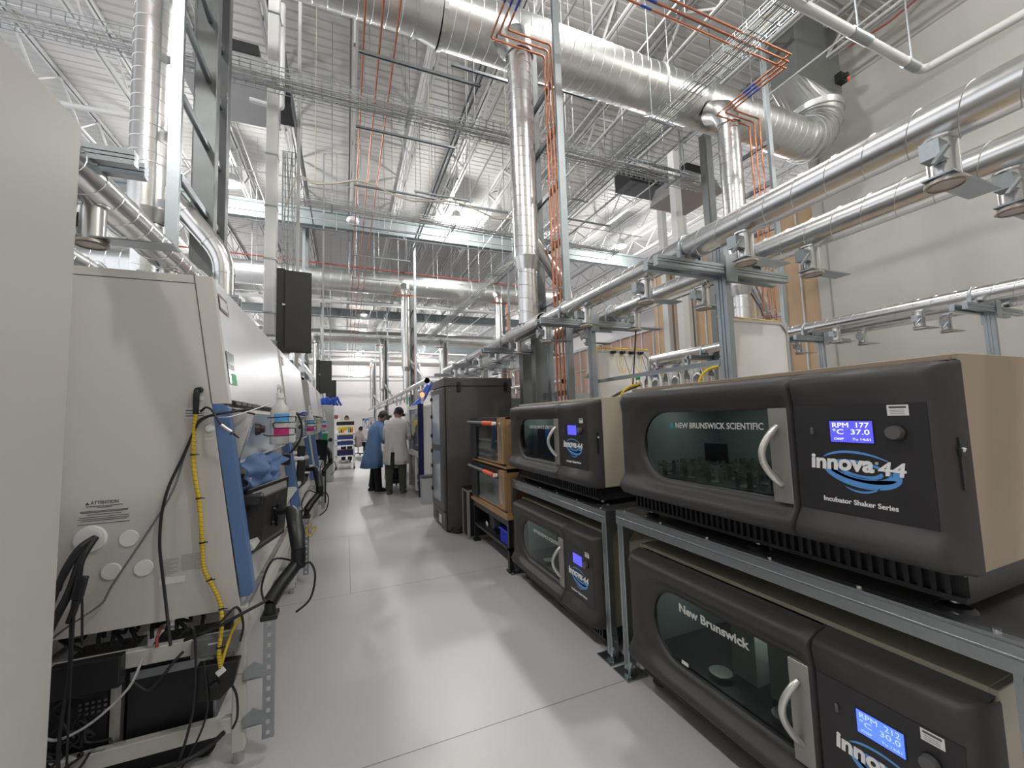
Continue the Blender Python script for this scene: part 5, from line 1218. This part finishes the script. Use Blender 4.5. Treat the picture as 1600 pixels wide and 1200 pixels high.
t = thing('grey_equipment_cabinet', 'pale grey cabinet at the far end of the left cabinet row', 'cabinet', (-.45, 11.6, 0))
MB().box(-1.1, -.30, 11.3, 12.3, 0, 1.93).build('body', mat('equip_grey', (.45,.46,.45), .45), t, .01, 2); MB().box(-.30, -.29, 11.4, 12.2, .9, 1.6).build('door', mat('equip_grey2', (.36,.37,.36), .45), t); MB().cyl((-.36,11.28,1.05), (-.36,11.3,1.05), .05, n=14).build('dial', BLACK, t)
m = MB()
for i in range(9): m.tube(smooth([(-.9+.08*i,11.5,1.94), (-.86+.08*i,11.45,2.08+.03*(i%3)), (-.8+.08*i,11.5,2.0), (-.76+.08*i,11.6,1.94)]), .03, 7)
t = solo(m, 'blue_tubing', BLTUBE, 'coils of blue tubing on top of the pale grey cabinet', 'tubing'); t['kind'] = 'stuff'

# wall displays on the left service frames
def display(x, y, z0, h, label):
    t = thing('black_display', label, 'display', (0,0,0), 'black display boxes over the left row')
    MB().box(-.125, .165, -.04, .05, 0, h).build('front_case', mat('display_black', (.018,.018,.018), .45), t, .008, 2)
    MB().box(-.215, -.12, .0, .12, -.0, h+.03).build('rear_case', mat('display_black', (.018,.018,.018), .45), t, .008, 2)
    MB().box(-.19, -.06, -.05, .03, -.012, .04).build('speaker', BLACK, t); MB().box(-.15, -.12, -.046, -.04, h*.56, h*.58).build('badge', PAPER, t)
    m = MB()
    for i in range(8): m.box(-.10+.028*i, -.082+.028*i, -.0415, -.04, .035, .045)
    m.build('vent_slots', BLACK, t); MB().box(-.12, .13, .05, .47, h*.5, h*.56).build('wall_bracket', BLACKM, t)
    t.location = (x, y, z0); t.rotation_euler = (0,0,R(6)); return t
display(-.56, 5.5, 2.35, 1.0, 'nearest and largest black display box hanging above the safety cabinets')
display(-.52, 12.0, 2.27, .88, 'middle black display box hanging above the left row')
display(-.52, 17.6, 2.25, .9, 'farthest black display box, partly behind the middle one')
for k, y in enumerate((5.95, 12.5, 18.1)):
    solo(MB().box(-.62, -.58, y, y+.04, 2.2, 9.36), 'display_hanger_post', WSTEEL, 'slim post carrying the %s black display box' % ['nearest', 'middle', 'farthest'][k], 'post')

# rear cabinets added back to back with the safety cabinets, blocking stray world light
for k, (y0, w_) in enumerate(((1.7, 1.9), (3.7, 1.9), (5.7, 1.9), (7.7, 1.9))):
    t = thing('added_rear_cabinet', 'added cabinet back to back with the safety cabinets, %s from the camera' % ORD[k], 'cabinet', (-2.0, y0, 0), 'cabinets behind the safety cabinets')
    MB().box(-2.3, -1.75, y0, y0+w_, .67, 2.1).build('body', CREAM, t, .01, 1); MB().box(-2.28, -1.75, y0+.02, y0+w_-.02, .05, .66).build('base_case', BLACKM, t, .005, 1)

# ================================================================== PEOPLE
def person(name, label, loc, rz, H, arms, head=(0,0), legs=None, parts=None, group=None, lean=0.0, seated=False):
    """standing figure facing +Y, feet at the origin; arms = [(elbow, wrist) left, right]"""
    t = thing(name, label, 'person', (0,0,0), group)
    k = H/1.75
    ly = lean
    if legs is None: legs = [((-.10,0,.92), (-.11,.03,.50), (-.11,-.02,.09)), ((.10,0,.92), (.11,.03,.50), (.11,-.02,.09))]
    zb = -.45 if seated else 0
    V = []; Ed = []; Rd = []
    def nd(p, r, par=None):
        V.append((p[0]*k, p[1]*k, (p[2]+zb)*k)); Rd.append(r*k)
        if par is not None: Ed.append((par, len(V)-1))
        return len(V)-1
    pel = nd((0,0,.96), .125); sp = nd((0,.02*ly,1.12), .115, pel); ch = nd((0,.06*ly,1.30), .135, sp); nb = nd((0,.10*ly,1.44), .075, ch)
    nk = nd((0,.13*ly+.01,1.52), .052, nb); hd = nd((0,.15*ly+.02,1.60), .06, nk)
    hands = []
    for sgn, (el, wr) in zip((-1, 1), arms):
        sh = nd((.155*sgn,.08*ly,1.40), .07, nb); sh2 = nd((.195*sgn,.08*ly,1.375), .058, sh)
        e = nd(el, .042, sh2); w_ = nd(wr, .028, e); hands.append((Vector(el), Vector(wr)))
    for lg in legs:
        h = nd((lg[0][0], lg[0][1], lg[0][2]), .095, pel); kn = nd(lg[1], .062, h); an = nd(lg[2], .04, kn)
    me = bpy.data.meshes.new('sk'); me.from_pydata(V, Ed, []); ob = bpy.data.objects.new('sk', me); COL.objects.link(ob)
    md = ob.modifiers.new('skin', 'SKIN'); md.use_smooth_shade = True
    for i, r in enumerate(Rd): me.skin_vertices[0].data[i].radius = (r, r*.85 if i in (pel, sp, ch) else r)
    me.skin_vertices[0].data[0].use_root = True
    sb = ob.modifiers.new('sub', 'SUBSURF'); sb.levels = 2; sb.render_levels = 2
    bpy.context.view_layer.update(); dg = bpy.context.evaluated_depsgraph_get()
    em = bpy.data.meshes.new_from_object(ob.evaluated_get(dg)); bpy.data.objects.remove(ob)
    m = MB().add([v.co[:] for v in em.vertices], [list(p.vertices) for p in em.polygons], True)
    # head with face
    hc = Vector((0, (.15*ly+.045), 1.625+zb)); hy, hp = head
    RM = Euler((hp, 0, hy)).to_matrix()
    def hpnt(p): return (hc + RM @ Vector(p))*k
    vs = []; n = 20; mm = 14
    for j in range(mm+1):
        ph = PI*j/mm
        for i in range(n):
            a = 2*PI*i/n; x = .077*math.sin(ph)*math.cos(a); y = .098*math.sin(ph)*math.sin(a); z = .122*math.cos(ph)
            if z < 0: x *= 1+.9*z/.122*.35; y = y*(1+.25*z/.122)+(.012 if y > 0 else 0)*(-z/.122)
            if y > .06 and abs(x) < .045 and .0 < z < .03: y -= .010*(1 if abs(x) > .012 else 0)
            vs.append(hpnt((x, y, z)))
    m.add(vs, [(j*n+i, (j+1)*n+i, (j+1)*n+(i+1)%n, j*n+(i+1)%n) for j in range(mm) for i in range(n)], True)
    m.add([hpnt(q) for q in ((-.009,.092,.02), (.009,.092,.02), (-.017,.092,-.028), (.017,.092,-.028), (0,.122,-.022))], [(0,1,4), (0,4,2), (1,3,4), (2,4,3)], True)
    for sg in (-1, 1):
        m.add([hpnt((sg*(.074+a), b, c)) for a, b, c in ((0,.012,.028), (.012,-.012,.030), (.014,-.02,0), (.008,-.008,-.03), (0,.010,-.03), (0,-.018,0))], [(0,1,5), (1,2,5), (2,3,5), (3,4,5), (0,5,4)], True)
    # hands: palm, four fingers, thumb
    for sg, (el, wr) in zip((-1, 1), hands):
        el = Vector((el.x, el.y, el.z+zb)); wr = Vector((wr.x, wr.y, wr.z+zb))
        d = (wr-el).normalized(); sd = Vector((1,0,0)) - d*d.x; sd = sd.normalized() if sd.length > .1 else Vector((0,1,0)); up = d.cross(sd)
        c0 = wr; m.tube([(c0)*k, (c0+d*.03)*k, (c0+d*.085)*k], [.026*k,.034*k,.030*k], 10)
        for f, (o, ln) in enumerate(((-.027,.060), (-.009,.072), (.010,.070), (.028,.055))):
            b = c0+d*.075+sd*o; curl = up*(-1 if d.y > .2 else 1)*.018
            m.tube([b*k, (b+d*ln*.45+curl*.4)*k, (b+d*ln*.8+curl*1.2)*k, (b+d*ln*.95+curl*2)*k], [.0095*k,.009*k,.008*k,.006*k], 7)
        b = c0+d*.025-sd*sg*.028
        m.tube([b*k, (b-sd*sg*.025+d*.025)*k, (b-sd*sg*.030+d*.055)*k], [.012*k,.010*k,.008*k], 7)
    m.build('body', SKIN, t)
    # eyes, brows and mouth
    e = MB()
    for sg in (-1, 1): e.ell(hpnt((sg*.030, .086, .012)), (.010*k,.006*k,.006*k), 8, 6)
    e.build('eyes', PRDK, t)
    q = MB().tube([hpnt((-.022,.094,-.055)), hpnt((0,.099,-.057)), hpnt((.022,.094,-.055))], .004*k, 6); q.build('mouth', mat('lips', (.30,.12,.10), .5), t)
    # hair cap over skull
    vs = []; n = 20; L = 8
    for j in range(L+1):
        for i in range(n):
            a = 2*PI*i/n; front = math.sin(a) > .2
            ph = (PI*(.40 if front else .62))*j/L
            vs.append(hpnt((.083*math.sin(ph)*math.cos(a), .104*math.sin(ph)*math.sin(a)-.004, .128*math.cos(ph)+.002)))
    MB().add(vs, [(j*n+i, (j+1)*n+i, (j+1)*n+(i+1)%n, j*n+(i+1)%n) for j in range(L) for i in range(n)], True).build('hair', HAIR, t)
    P = parts or {}
    if 'cap' in P:
        vs = []; L = 7
        for j in range(L+1):
            ph = PI*.47*j/L
            for i in range(n): a = 2*PI*i/n; vs.append(hpnt((.092*math.sin(ph)*math.cos(a), .112*math.sin(ph)*math.sin(a), .115*math.cos(ph)+.030)))
        cap = MB().add(vs, [(j*n+i, (j+1)*n+i, (j+1)*n+(i+1)%n, j*n+(i+1)%n) for j in range(L) for i in range(n)], True).build('cap', P['cap'], t)
        vs = [hpnt((x, y, z)) for x, y, z in [(.085*math.cos(a), .098+.075*math.sin(a) if 0 < a < PI else .09, .035-.012*math.sin(a)) for a in [PI*i/10 for i in range(11)]]]
        v2 = [Vector(v)+Vector((0,0,.006*k)) for v in vs]
        MB().add(list(vs)+v2, [tuple(range(11)), tuple(range(21, 10, -1))]+[(i, i+1, 12+i, 11+i) for i in range(10)]).build('brim', P['cap'], cap)
    # trousers
    m = MB()
    for lg in legs:
        a, b, c = [Vector((q_[0], q_[1], q_[2]+zb)) for q_ in lg]
        m.tube([(a+Vector((0,0,.06)))*k, a*k, (a.lerp(b,.5))*k, b*k, (b.lerp(c,.5))*k, (c+Vector((0,0,.0)))*k], [.10*k,.112*k,.098*k,.085*k,.074*k,.072*k], 14)
    m.loft([((0,0,(1.0+zb)*k), .165*k,.125*k,0), ((0,0,(.93+zb)*k), .185*k,.135*k,0), ((0,0,(.86+zb)*k), .17*k,.12*k,0)], 20)
    m.build('trousers', P.get('trousers', TROB), t)
    for lg in legs:
        c = Vector((lg[2][0], lg[2][1], lg[2][2]+zb))
        MB().loft([((c.x*k,(c.y+.05)*k,(c.z-.088)*k), .045*k,.135*k,0), ((c.x*k,(c.y+.05)*k,(c.z-.055)*k), .047*k,.135*k,0), ((c.x*k,(c.y+.03)*k,(c.z-.03)*k), .042*k,.10*k,0), ((c.x*k,(c.y)*k,(c.z+.0)*k), .042*k,.05*k,0)], 16).build('shoe', P.get('shoes', SHOE), t)
    # coat
    if 'coat' in P:
        hem = P.get('hem', .50); fl = P.get('flare', .30); rn = random.Random(3); m = MB(); n = 40; vs = []
        prof = [(1.515,.072,.07,.10), (1.485,.125,.10,.10), (1.455,.195,.125,.09), (1.40,.240,.150,.07), (1.30,.235,.160,.05), (1.15,.205,.145,.02), (1.0,.215,.155,0), (.85,.235,.18,0), (.70,.26,.21,0)]
        prof = [p for p in prof if p[0] > hem+.05]+[(hem, fl, fl*.85, 0)]
        if seated: prof = [p for p in prof if p[0] > .8]
        for z, a, b, yo in prof:
            fw = max(0, (1.2-z))/.7
            for i in range(n):
                an = 2*PI*i/n; rr = 1+.035*fw*math.sin(7*an+1)+.025*fw*math.sin(11*an+z*6)+.02*math.sin(5*an+9*z)+.012*math.sin(13*an-14*z)
                vs.append((a*rr*math.cos(an)*k, (b*rr*math.sin(an)+yo*ly+P.get('swing',0)*fw)*k, (z+zb)*k))
        L = len(prof); fs = []
        for j in range(L-1):
            for i in range(n):
                if P.get('slit') and j >= L-3 and i in (29, 30): continue
                fs.append((j*n+i, j*n+(i+1)%n, (j+1)*n+(i+1)%n, (j+1)*n+i))
        m.add(vs, fs, True)
        ct = m.build('coat', P['coat'], t)
        so = ct.modifiers.new('thickness', 'SOLIDIFY'); so.thickness = .006
        for sg, (el, wr) in zip((-1, 1), hands):
            a = Vector((.165*sg, .08*ly, 1.40+zb)); el2 = Vector((el.x, el.y, el.z+zb)); wr2 = Vector((wr.x, wr.y, wr.z+zb))
            MB().tube([(a-Vector((sg*.04,0,-.0)))*k, a*k, (a.lerp(el2,.35)+Vector((sg*.02,0,.0)))*k, a.lerp(el2,.75)*k, el2*k, el2.lerp(wr2,.5)*k, (wr2-(wr2-el2)*.04)*k], [.080*k,.090*k,.082*k,.072*k,.066*k,.056*k,.046*k], 14).build('sleeve', P['coat'], ct)
        MB().loft([((0,.10*ly*k,(1.495+zb)*k), .082*k,.078*k,0), ((0,.13*ly*k,(1.535+zb)*k), .066*k,.064*k,0)], 18, caps=False).build('collar', P['coat'], ct)
    if 'gloves' in P:
        for sg, (el, wr) in zip((-1, 1), hands):
            el = Vector((el.x, el.y, el.z+zb)); wr = Vector((wr.x, wr.y, wr.z+zb)); d = (wr-el).normalized()
            MB().tube([(wr-d*.03)*k, (wr+d*.02)*k, (wr+d*.07)*k, (wr+d*.12)*k, (wr+d*.16)*k], [.034*k,.038*k,.044*k,.040*k,.020*k], 12).build('glove', P['gloves'], t)
    t.location = loc; t.rotation_euler = (0,0,rz); return t
person('person', 'person in blue lab coat and grey cap leaning over the black cart', (.56, 9.30, 0), R(-82), 1.70,
       [((-.24,.16,1.13), (-.15,.38,.98)), ((.25,.16,1.13), (.15,.38,.97))], head=(0, R(-24)),
       legs=[((-.09,0,.92), (-.10,.03,.50), (-.10,-.03,.09)), ((.09,0,.92), (.10,.05,.50), (.10,.08,.09))],
       parts=dict(cap=CAPG, coat=GOWNB, hem=.52, flare=.27, trousers=TROB, shoes=SHOE, gloves=GLOVE, swing=-.05), lean=1.0)
person('person', 'person in white disposable coat and dark cap, back turned, beside the white instrument', (.95, 8.72, 0), R(-25), 1.76,
       [((-.25,.10,1.12), (-.12,.32,1.10)), ((.26,.12,1.13), (.12,.33,1.13))], head=(R(-25), R(-30)),
       legs=[((-.10,0,.92), (-.13,.03,.50), (-.14,-.02,.09)), ((.10,0,.92), (.12,.03,.50), (.13,.04,.09))],
       parts=dict(cap=CAPB, coat=GOWNW, hem=.60, flare=.245, trousers=TROO, shoes=SHOEG, slit=True), lean=.9)
person('person', 'person in yellow vest whose head shows over the far cart', (.03, 16.2, 0), R(180), 1.72,
       [((-.24,.12,1.13), (-.15,.32,1.0)), ((.25,.12,1.13), (.15,.32,1.0))], parts=dict(coat=VEST, hem=.85, flare=.22, trousers=TROB), lean=.2)
person('person', 'seated person in pale coat on a stool far down the aisle', (.50, 19.3, 0), R(-60), 1.70,
       [((-.24,.14,1.13), (-.15,.40,1.08)), ((.25,.14,1.13), (.15,.40,1.08))], head=(0, R(-15)),
       legs=[((-.10,.05,.95), (-.12,.42,.93), (-.12,.42,.54)), ((.10,.05,.95), (.12,.42,.93), (.12,.42,.54))],
       parts=dict(coat=mat('pale_pink_coat', (.72,.62,.62), .8), trousers=TROB), lean=.6, seated=True)
t = thing('lab_stool', 'black stool under the seated person far down the aisle', 'stool', (.50, 19.3, 0))
MB().cyl((.50,19.3,.38), (.50,19.3,.43), .2, n=20).build('seat', BLACK, t); MB().cyl((.50,19.3,.06), (.50,19.3,.38), .025, n=8).build('column', STEEL, t); MB().box(.32,.36,19.1,19.3,.42,.85).build('backrest', BLACK, t)
for i in range(5):
    a = 2*PI*i/5; l = MB().tube([(.50,19.3,.09), (.50+.28*math.cos(a),19.3+.28*math.sin(a),.06)], .018, 6).build('leg', BLACK, t); MB().cyl((.50+.28*math.cos(a),19.3+.28*math.sin(a),0), (.50+.28*math.cos(a),19.3+.28*math.sin(a),.05), .025, n=10).build('caster', BLACK, l)

# ================================================================== CARTS AND DISTANT FURNITURE
t = thing('black_cart', 'black utility cart between the two persons', 'cart', (.95, 9.5, 0))
x0, x1, y0, y1 = .83, 1.10, 9.02, 9.85
for x in (x0, x1-.05):
    for y in (y0, y1-.05):
        l = MB().box(x, x+.05, y, y+.05, .13, .86).build('leg', BLACK, t); MB().cyl((x+.01, y+.025, .05), (x+.04, y+.025, .05), .05, n=14).box(x+.015, x+.035, y+.01, y+.04, .05, .13).build('caster', BLACKM, l)
MB().box(x0-.02, x1+.02, y0-.02, y1+.02, .80, .90).build('top_tray', BLACK, t, .01, 2); MB().box(x0-.01, x1+.01, y0-.01, y1+.01, .16, .26).build('lower_tray', BLACK, t, .01, 2)
solo(MB().box(.86, 1.05, 9.1, 9.35, .905, .93), 'white_tray', WHITE, 'small white tray on the black cart under the gloved hands', 'tray')
solo(MB().box(.88, 1.06, 9.1, 9.4, .265, .48), 'dark_crate', mat('crate_dark', (.04,.04,.045), .5), 'dark crate on the lower shelf of the black cart', 'crate')
# far rack cart
t = thing('rack_cart', 'white steel rack cart with blue trays standing in the far aisle', 'cart', (0, 13.9, 0))
x0, x1, y0, y1 = -.30, .27, 13.9, 14.5
for x in (x0, x1-.04):
    for y in (y0, y1-.04):
        l = MB().box(x, x+.04, y, y+.04, .10, 1.55 if y > y0 else 1.12).build('upright', WHITE, t); MB().cyl((x+.0, y+.02, .05), (x+.04, y+.02, .05), .05, n=12).build('caster', BLACKM, l)
for z in (.14, .40, .72, .90, 1.10): MB().box(x0, x1, y0, y1, z, z+.04).build('shelf', WHITE, t)
MB().box(x0+.02, x1-.02, y1-.06, y1-.02, 1.38, 1.50).build('dark_header', BLACK, t); MB().box(x0, x1, y1-.05, y1-.01, 1.32, 1.37).box(x0, x1, y1-.05, y1-.01, 1.50, 1.54).build('header_rail', WHITE, t)
for k, (z, h, lab) in enumerate(((.94, .12, 'upper'), (.76, .10, 'middle'), (.45, .16, 'lower'))):
    solo(MB().box(x0+.05, x1-.05, y0+.01, y1-.08, z+.002, z+h), 'blue_tray', mat('tray_blue', (.03,.05,.22), .4) if k < 2 else NAVY, '%s blue tray on the far rack cart' % lab, 'tray', 'trays on the far rack cart')
solo(MB().lathe([(.12,0),(.16,.06),(.17,.10)], (-.05, 14.15, .182), 18), 'metal_bowl', STEEL, 'steel bowl on the bottom shelf of the far rack cart', 'bowl')
random.seed(4)
for k in range(9):
    x = x0+.06+.055*k; h = random.uniform(.06, .2)
    solo(MB().lathe([(.02,0),(.02,h*.7),(.01,h*.8),(.01,h)], (x, 14.0+.05*(k%3), 1.142), 10), 'lab_bottle', [WHITE, BLUE, BLACK, ORANGE, PAPER][k%5], 'small bottle on top of the far rack cart, %s from the left' % ORD[k], 'bottle', 'bottles on the far rack cart')
t = thing('red_box', 'small dark red box on a shelf left of the far cart header', 'box', (-.33, 14.6, 1.62)); MB().box(-.42, -.24, 14.6, 14.8, 1.60, 1.72).build('body', REDP, t); MB().box(-.40,-.26,14.62,14.78,0,1.6).build('stand', WHITE, t)

# aisle side bench row beyond the persons
random.seed(9)
cols = [WHITE, PAPER, mat('bench_grey', (.4,.41,.42), .5), BLACK, WHITE, mat('bench_blue', (.10,.20,.42), .5)]
y = 9.45; k = 0
names = ['white instrument box', 'pale analyser', 'grey instrument', 'dark instrument', 'white freezer box', 'blue fronted device']
while y < 40:
    w_ = random.uniform(.7, 1.3); h = random.uniform(.4, .85)
    t = thing('lab_bench', 'white steel lab bench with shelf, %s in the far right row' % (ORD[k] if k < 20 else '%sth' % (k+1)), 'bench', (1.8, y, 0), 'benches of the far right row')
    MB().box(1.36, 2.05, y, y+w_+.1, .86, .90).build('worktop', WHITE, t); MB().box(1.40, 2.05, y+.02, y+w_+.08, .2, .24).build('shelf', WHITE, t)
    for x in (1.38, 2.0):
        for yy in (y+.01, y+w_+.05): MB().box(x, x+.04, yy, yy+.04, 0, .86).build('leg', WHITE, t)
    d = thing('bench_instrument', '%s on the %s bench of the far right row' % (names[k % 6], ORD[k] if k < 20 else '%sth' % (k+1)), 'instrument', (1.7, y, .9), 'instruments on the far right benches')
    MB().box(1.40, 1.95, y+.08, y+w_-.05, .90, .90+h).build('housing', cols[k % 6], d, .01, 1); MB().box(1.393, 1.40, y+.16, y+w_-.2, .98, .90+h*.7).build('front_panel', cols[(k+3) % 6], d)
    y += w_+.15; k += 1
solo(MB().box(1.02, 1.05, 10.6, 11.0, 1.1, 1.45).box(1.02, 1.05, 10.78, 10.82, 0, 1.12), 'white_screen_back', WHITE, 'white screen back standing between the two persons', 'screen')
# left row beyond the cabinets
y = 14.8; k = 0
while y < 40:
    w_ = random.uniform(1.0, 1.6); h = random.uniform(1.1, 1.8)
    t = thing('equipment_cabinet', 'distant pale equipment cabinet, %s of the far left row' % ORD[k], 'cabinet', (-.9, y, 0), 'cabinets of the far left row')
    MB().box(-1.15, -.45, y, y+w_, 0, h).build('body', cols[k % 3], t, .01, 1); MB().box(-.45, -.44, y+.1, y+w_-.1, .3, h-.1).build('door', cols[(k+1) % 3], t)
    y += w_+.1; k += 1

# ================================================================== BACK SIDE OF THE INCUBATOR ROW (bench with frames, bottles)
def hood_panel(x0, x1, y, z0, z1, label, k):
    t = thing('white_partition_panel', label, 'panel', ((x0+x1)/2, y, z0))
    MB().box(x0+.02, x1-.02, y-.006, y+.006, z0+.02, z1-.02).build('board', WPANEL, t)
    for x in (x0, x1-.02): MB().box(x, x+.02, y-.012, y+.012, z0, z1).build('frame_post', ALU, t)
    MB().box(x0+.02, x1-.02, y-.012, y+.012, z1-.02, z1).build('frame_top', ALU, t); MB().box(x0+.02, x1-.02, y-.012, y+.012, z0, z0+.02).build('frame_bottom', ALU, t)
    MB().prism([(x1-.075, z1-.02), (x1-.02, z1-.02), (x1-.02, z1-.075)], 'y', y-.016, y-.012).build('corner_gusset', ALU, t)
    return t
hood_panel(2.44, 3.14, 2.06, 1.60, 2.15, 'nearer white board panel in aluminium frame behind the near incubators', 0)
hp = hood_panel(2.46, 3.15, 3.62, 1.44, 2.17, 'farther white board panel with yellow leads hanging over its front', 1)
for z, x in ((1.835, 2.47), (1.835, 2.50), (1.60, 2.47)):
    pass
t = thing('shelf_guard_rail', 'grey strut rail guarding the bottle shelf between the white panels', 'rail', (2.47, 2.8, 1.82)); MB().ext(hgroove(.02, .035, .003), (2.45, 2.08, 1.835), (2.45, 3.60, 1.835)).build('upper_rail', STRUT, t); MB().ext(hgroove(.02, .025, .003), (2.43, 2.08, 1.60), (2.43, 3.60, 1.44)).build('lower_rail', STRUT, t)
t = thing('bottle_bench', 'white bench shelf carrying glass bottles behind the incubators', 'bench', (2.8, 2.8, 0))
MB().box(2.42, 3.15, 2.09, 3.59, 1.60, 1.66).build('shelf_board', WHITE, t); MB().box(2.40, 3.18, .3, 3.7, .86, .90).build('worktop', WHITE, t)
for y in (.34, 2.3, 3.6):
    for x in (2.44, 3.12): MB().box(x, x+.04, y, y+.04, 0, .86).build('leg', STRUT, t)
for y in (2.1, 3.55):
    for x in (2.44, 3.10): MB().box(x, x+.03, y, y+.03, .90, 1.60).build('upright', STRUT, t)
random.seed(21)
kinds = [GREEN, PURP, PURP, BLUE, WHITE, BLUE, WHITE, PURP, WHITE, WHITE, GREEN, WHITE]
for k in range(12):
    y = 3.10-.078*k; x = 2.56+.05*(k % 3); h = .17+.03*(k % 3)
    t = thing('glass_bottle', 'clear lab bottle with coloured cap on the shelf behind the incubators, %s from the left' % ORD[k], 'bottle', (x, y, 1.66), 'bottles on the shelf behind the incubators')
    MB().lathe([(.034,0),(.036,.004),(.036,h*.62),(.018,h*.8),(.016,h*.86)], (x, y, 1.661), 14).build('glass', GLASSW, t); MB().cyl((x, y, 1.66+h*.86), (x, y, 1.66+h*1.02), .022, n=14).build('cap', kinds[k], t)
for k in range(4):
    x = 2.66+.12*k; z = 2.155
    t = thing('black_tube_clamp', 'black cable clamp on top of the farther white panel, %s from the left' % ORD[k], 'clamp', (x, 3.6, z), 'clamps on the farther white panel'); MB().obox((x,3.595,2.15), (.05,.03,.03)).build('jaw', BLACK, t); MB().cyl((x,3.575,2.15), (x,3.555,2.15), .014, n=10).build('screw', BLACKM, t)
    P = smooth([(x, 3.58, 2.15), (x+.01, 3.55, 2.02), (x+.05, 3.55, 1.93), (x+.09, 3.55, 2.02), (x+.12, 3.57, 2.14)])
    solo(MB().tube(P, .003, 5), 'hanging_lead', YEL if k % 2 == 0 else GREYC, '%s thin lead looping below the clamps of the farther white panel' % ORD[k], 'cable', 'leads on the farther white panel')
solo(MB().tube(smooth([(2.72,3.57,2.14), (2.70,3.54,2.0), (2.74,3.53,1.92), (2.80,3.55,1.99), (2.84,3.55,1.86), (2.86,3.55,1.78)]), .004, 5), 'yellow_lead', YEL, 'yellow lead dangling down the front of the farther white panel', 'cable')
for k, P in enumerate(([(2.48,3.585,2.19), (2.44,3.58,2.18), (2.425,3.58,2.0), (2.42,3.58,1.6), (2.42,3.58,1.0)], [(2.50,3.0,1.76), (2.38,3.05,1.72), (2.33,3.1,1.6), (2.32,3.1,1.3)], [(2.40,2.06,1.8), (2.36,2.12,1.78), (2.32,2.16,1.70), (2.32,2.16,1.5)])):
    solo(MB().tube(smooth(P), .010, 7), 'yellow_cable', YEL, ['yellow cable running down the left edge of the farther white panel', 'thick yellow cable bending down behind the upper near incubator', 'short yellow cable bend left of the strut post'][k], 'cable')
solo(MB().tube([(2.50,3.59,2.19), (3.12,3.59,2.19)], .008, 6), 'yellow_cable', YEL, 'yellow cable along the top edge of the farther white panel', 'cable')
solo(MB().tube([(2.46,2.09,2.165), (3.10,2.09,2.165)], .007, 6), 'yellow_cable', YEL, 'yellow cable along the top edge of the nearer white panel', 'cable')
solo(MB().tube(smooth([(2.50,3.0,1.75), (2.40,3.2,1.68), (2.34,3.4,1.58), (2.30,3.5,1.5)]), .014, 7), 'brown_cable_sleeve', mat('brown_sleeve', (.10,.07,.06), .6), 'brown braided cable sleeve beside the thick yellow cable', 'cable')
solo(MB().tube(smooth([(2.61,3.15,2.3), (2.61,3.2,2.0), (2.6,3.25,1.6), (2.6,3.25,1.2)]), .007, 6), 'black_hose', RUB, 'thin black hose hanging from a blast gate', 'hose')
t = thing('metal_faucet', 'small metal hook-shaped faucet showing over the upper near incubator', 'faucet', (2.45, 1.3, .9)); MB().tube(smooth([(2.45,1.3,.905), (2.45,1.3,1.62), (2.45,1.27,1.70), (2.45,1.2,1.70), (2.45,1.17,1.66)]), .012, 10).build('spout', STEEL, t)

# far right aisle: dark incubators and lit cabinets seen through the frames
y = 3.9; k = 0
while y < 16:
    x0 = 5.15
    t = thing('distant_incubator', 'dark fronted incubator in the row by the far wall, %s from the camera' % ORD[k], 'incubator', (5.6, y, 0), 'equipment of the row by the far wall')
    MB().box(x0, 5.8, y, y+1.25, .9, 1.75).build('case', BEIGE, t, .01, 1); MB().box(x0-.05, x0, y, y+1.25, .93, 1.73).build('door', DARK, t, .02, 2); MB().box(x0-.055, x0-.05, y+.45, y+1.1, 1.1, 1.58).build('window_pane', DARKGL, t)
    MB().box(x0, 5.8, y, y+1.25, 0, .88).build('base_case', BEIGE if k % 2 else BLACKM, t)
    y += 1.4; k += 1
for k, (x, y, z) in enumerate(((4.0, 8.4, 1.3), (4.0, 10.5, 1.3), (4.05, 13.5, 1.35))):
    t = thing('lit_cabinet', 'glass front cabinet with bright inner light in the rear aisle, %s from the camera' % ORD[k], 'cabinet', (x, y, 0), 'lit cabinets of the rear aisle')
    MB().box(x, x+1.0, y, y+.7, 0, 2.0).build('case', mat('lit_case', (.10,.11,.12), .5), t)
    for i in range(3): MB().box(x+.06+.31*i, x+.33+.31*i, y-.008, y, z, z+.14).build('lit_pane', LITW, t)
    MB().box(x+.06, x+.94, y-.008, y, z+.35, z+.42).build('lit_strip', LITW, t)
t = thing('white_box_unit', 'pale box unit with rows of dark holes seen left of the farther white panel', 'box unit', (4.6, 7.8, 0))
MB().box(4.35, 5.05, 7.5, 8.0, 1.55, 1.95).box(4.35, 4.72, 7.5, 8.0, 0, 1.55).build('housing', mat('unit_grey', (.5,.52,.53), .5), t, .01, 1); m = MB()
for i in range(4):
    for j in range(3): m.box(4.40+.06*i, 4.43+.06*i, 7.495, 7.5, 1.40+.05*j, 1.42+.05*j)
m.build('hole_rows', PRDK, t)
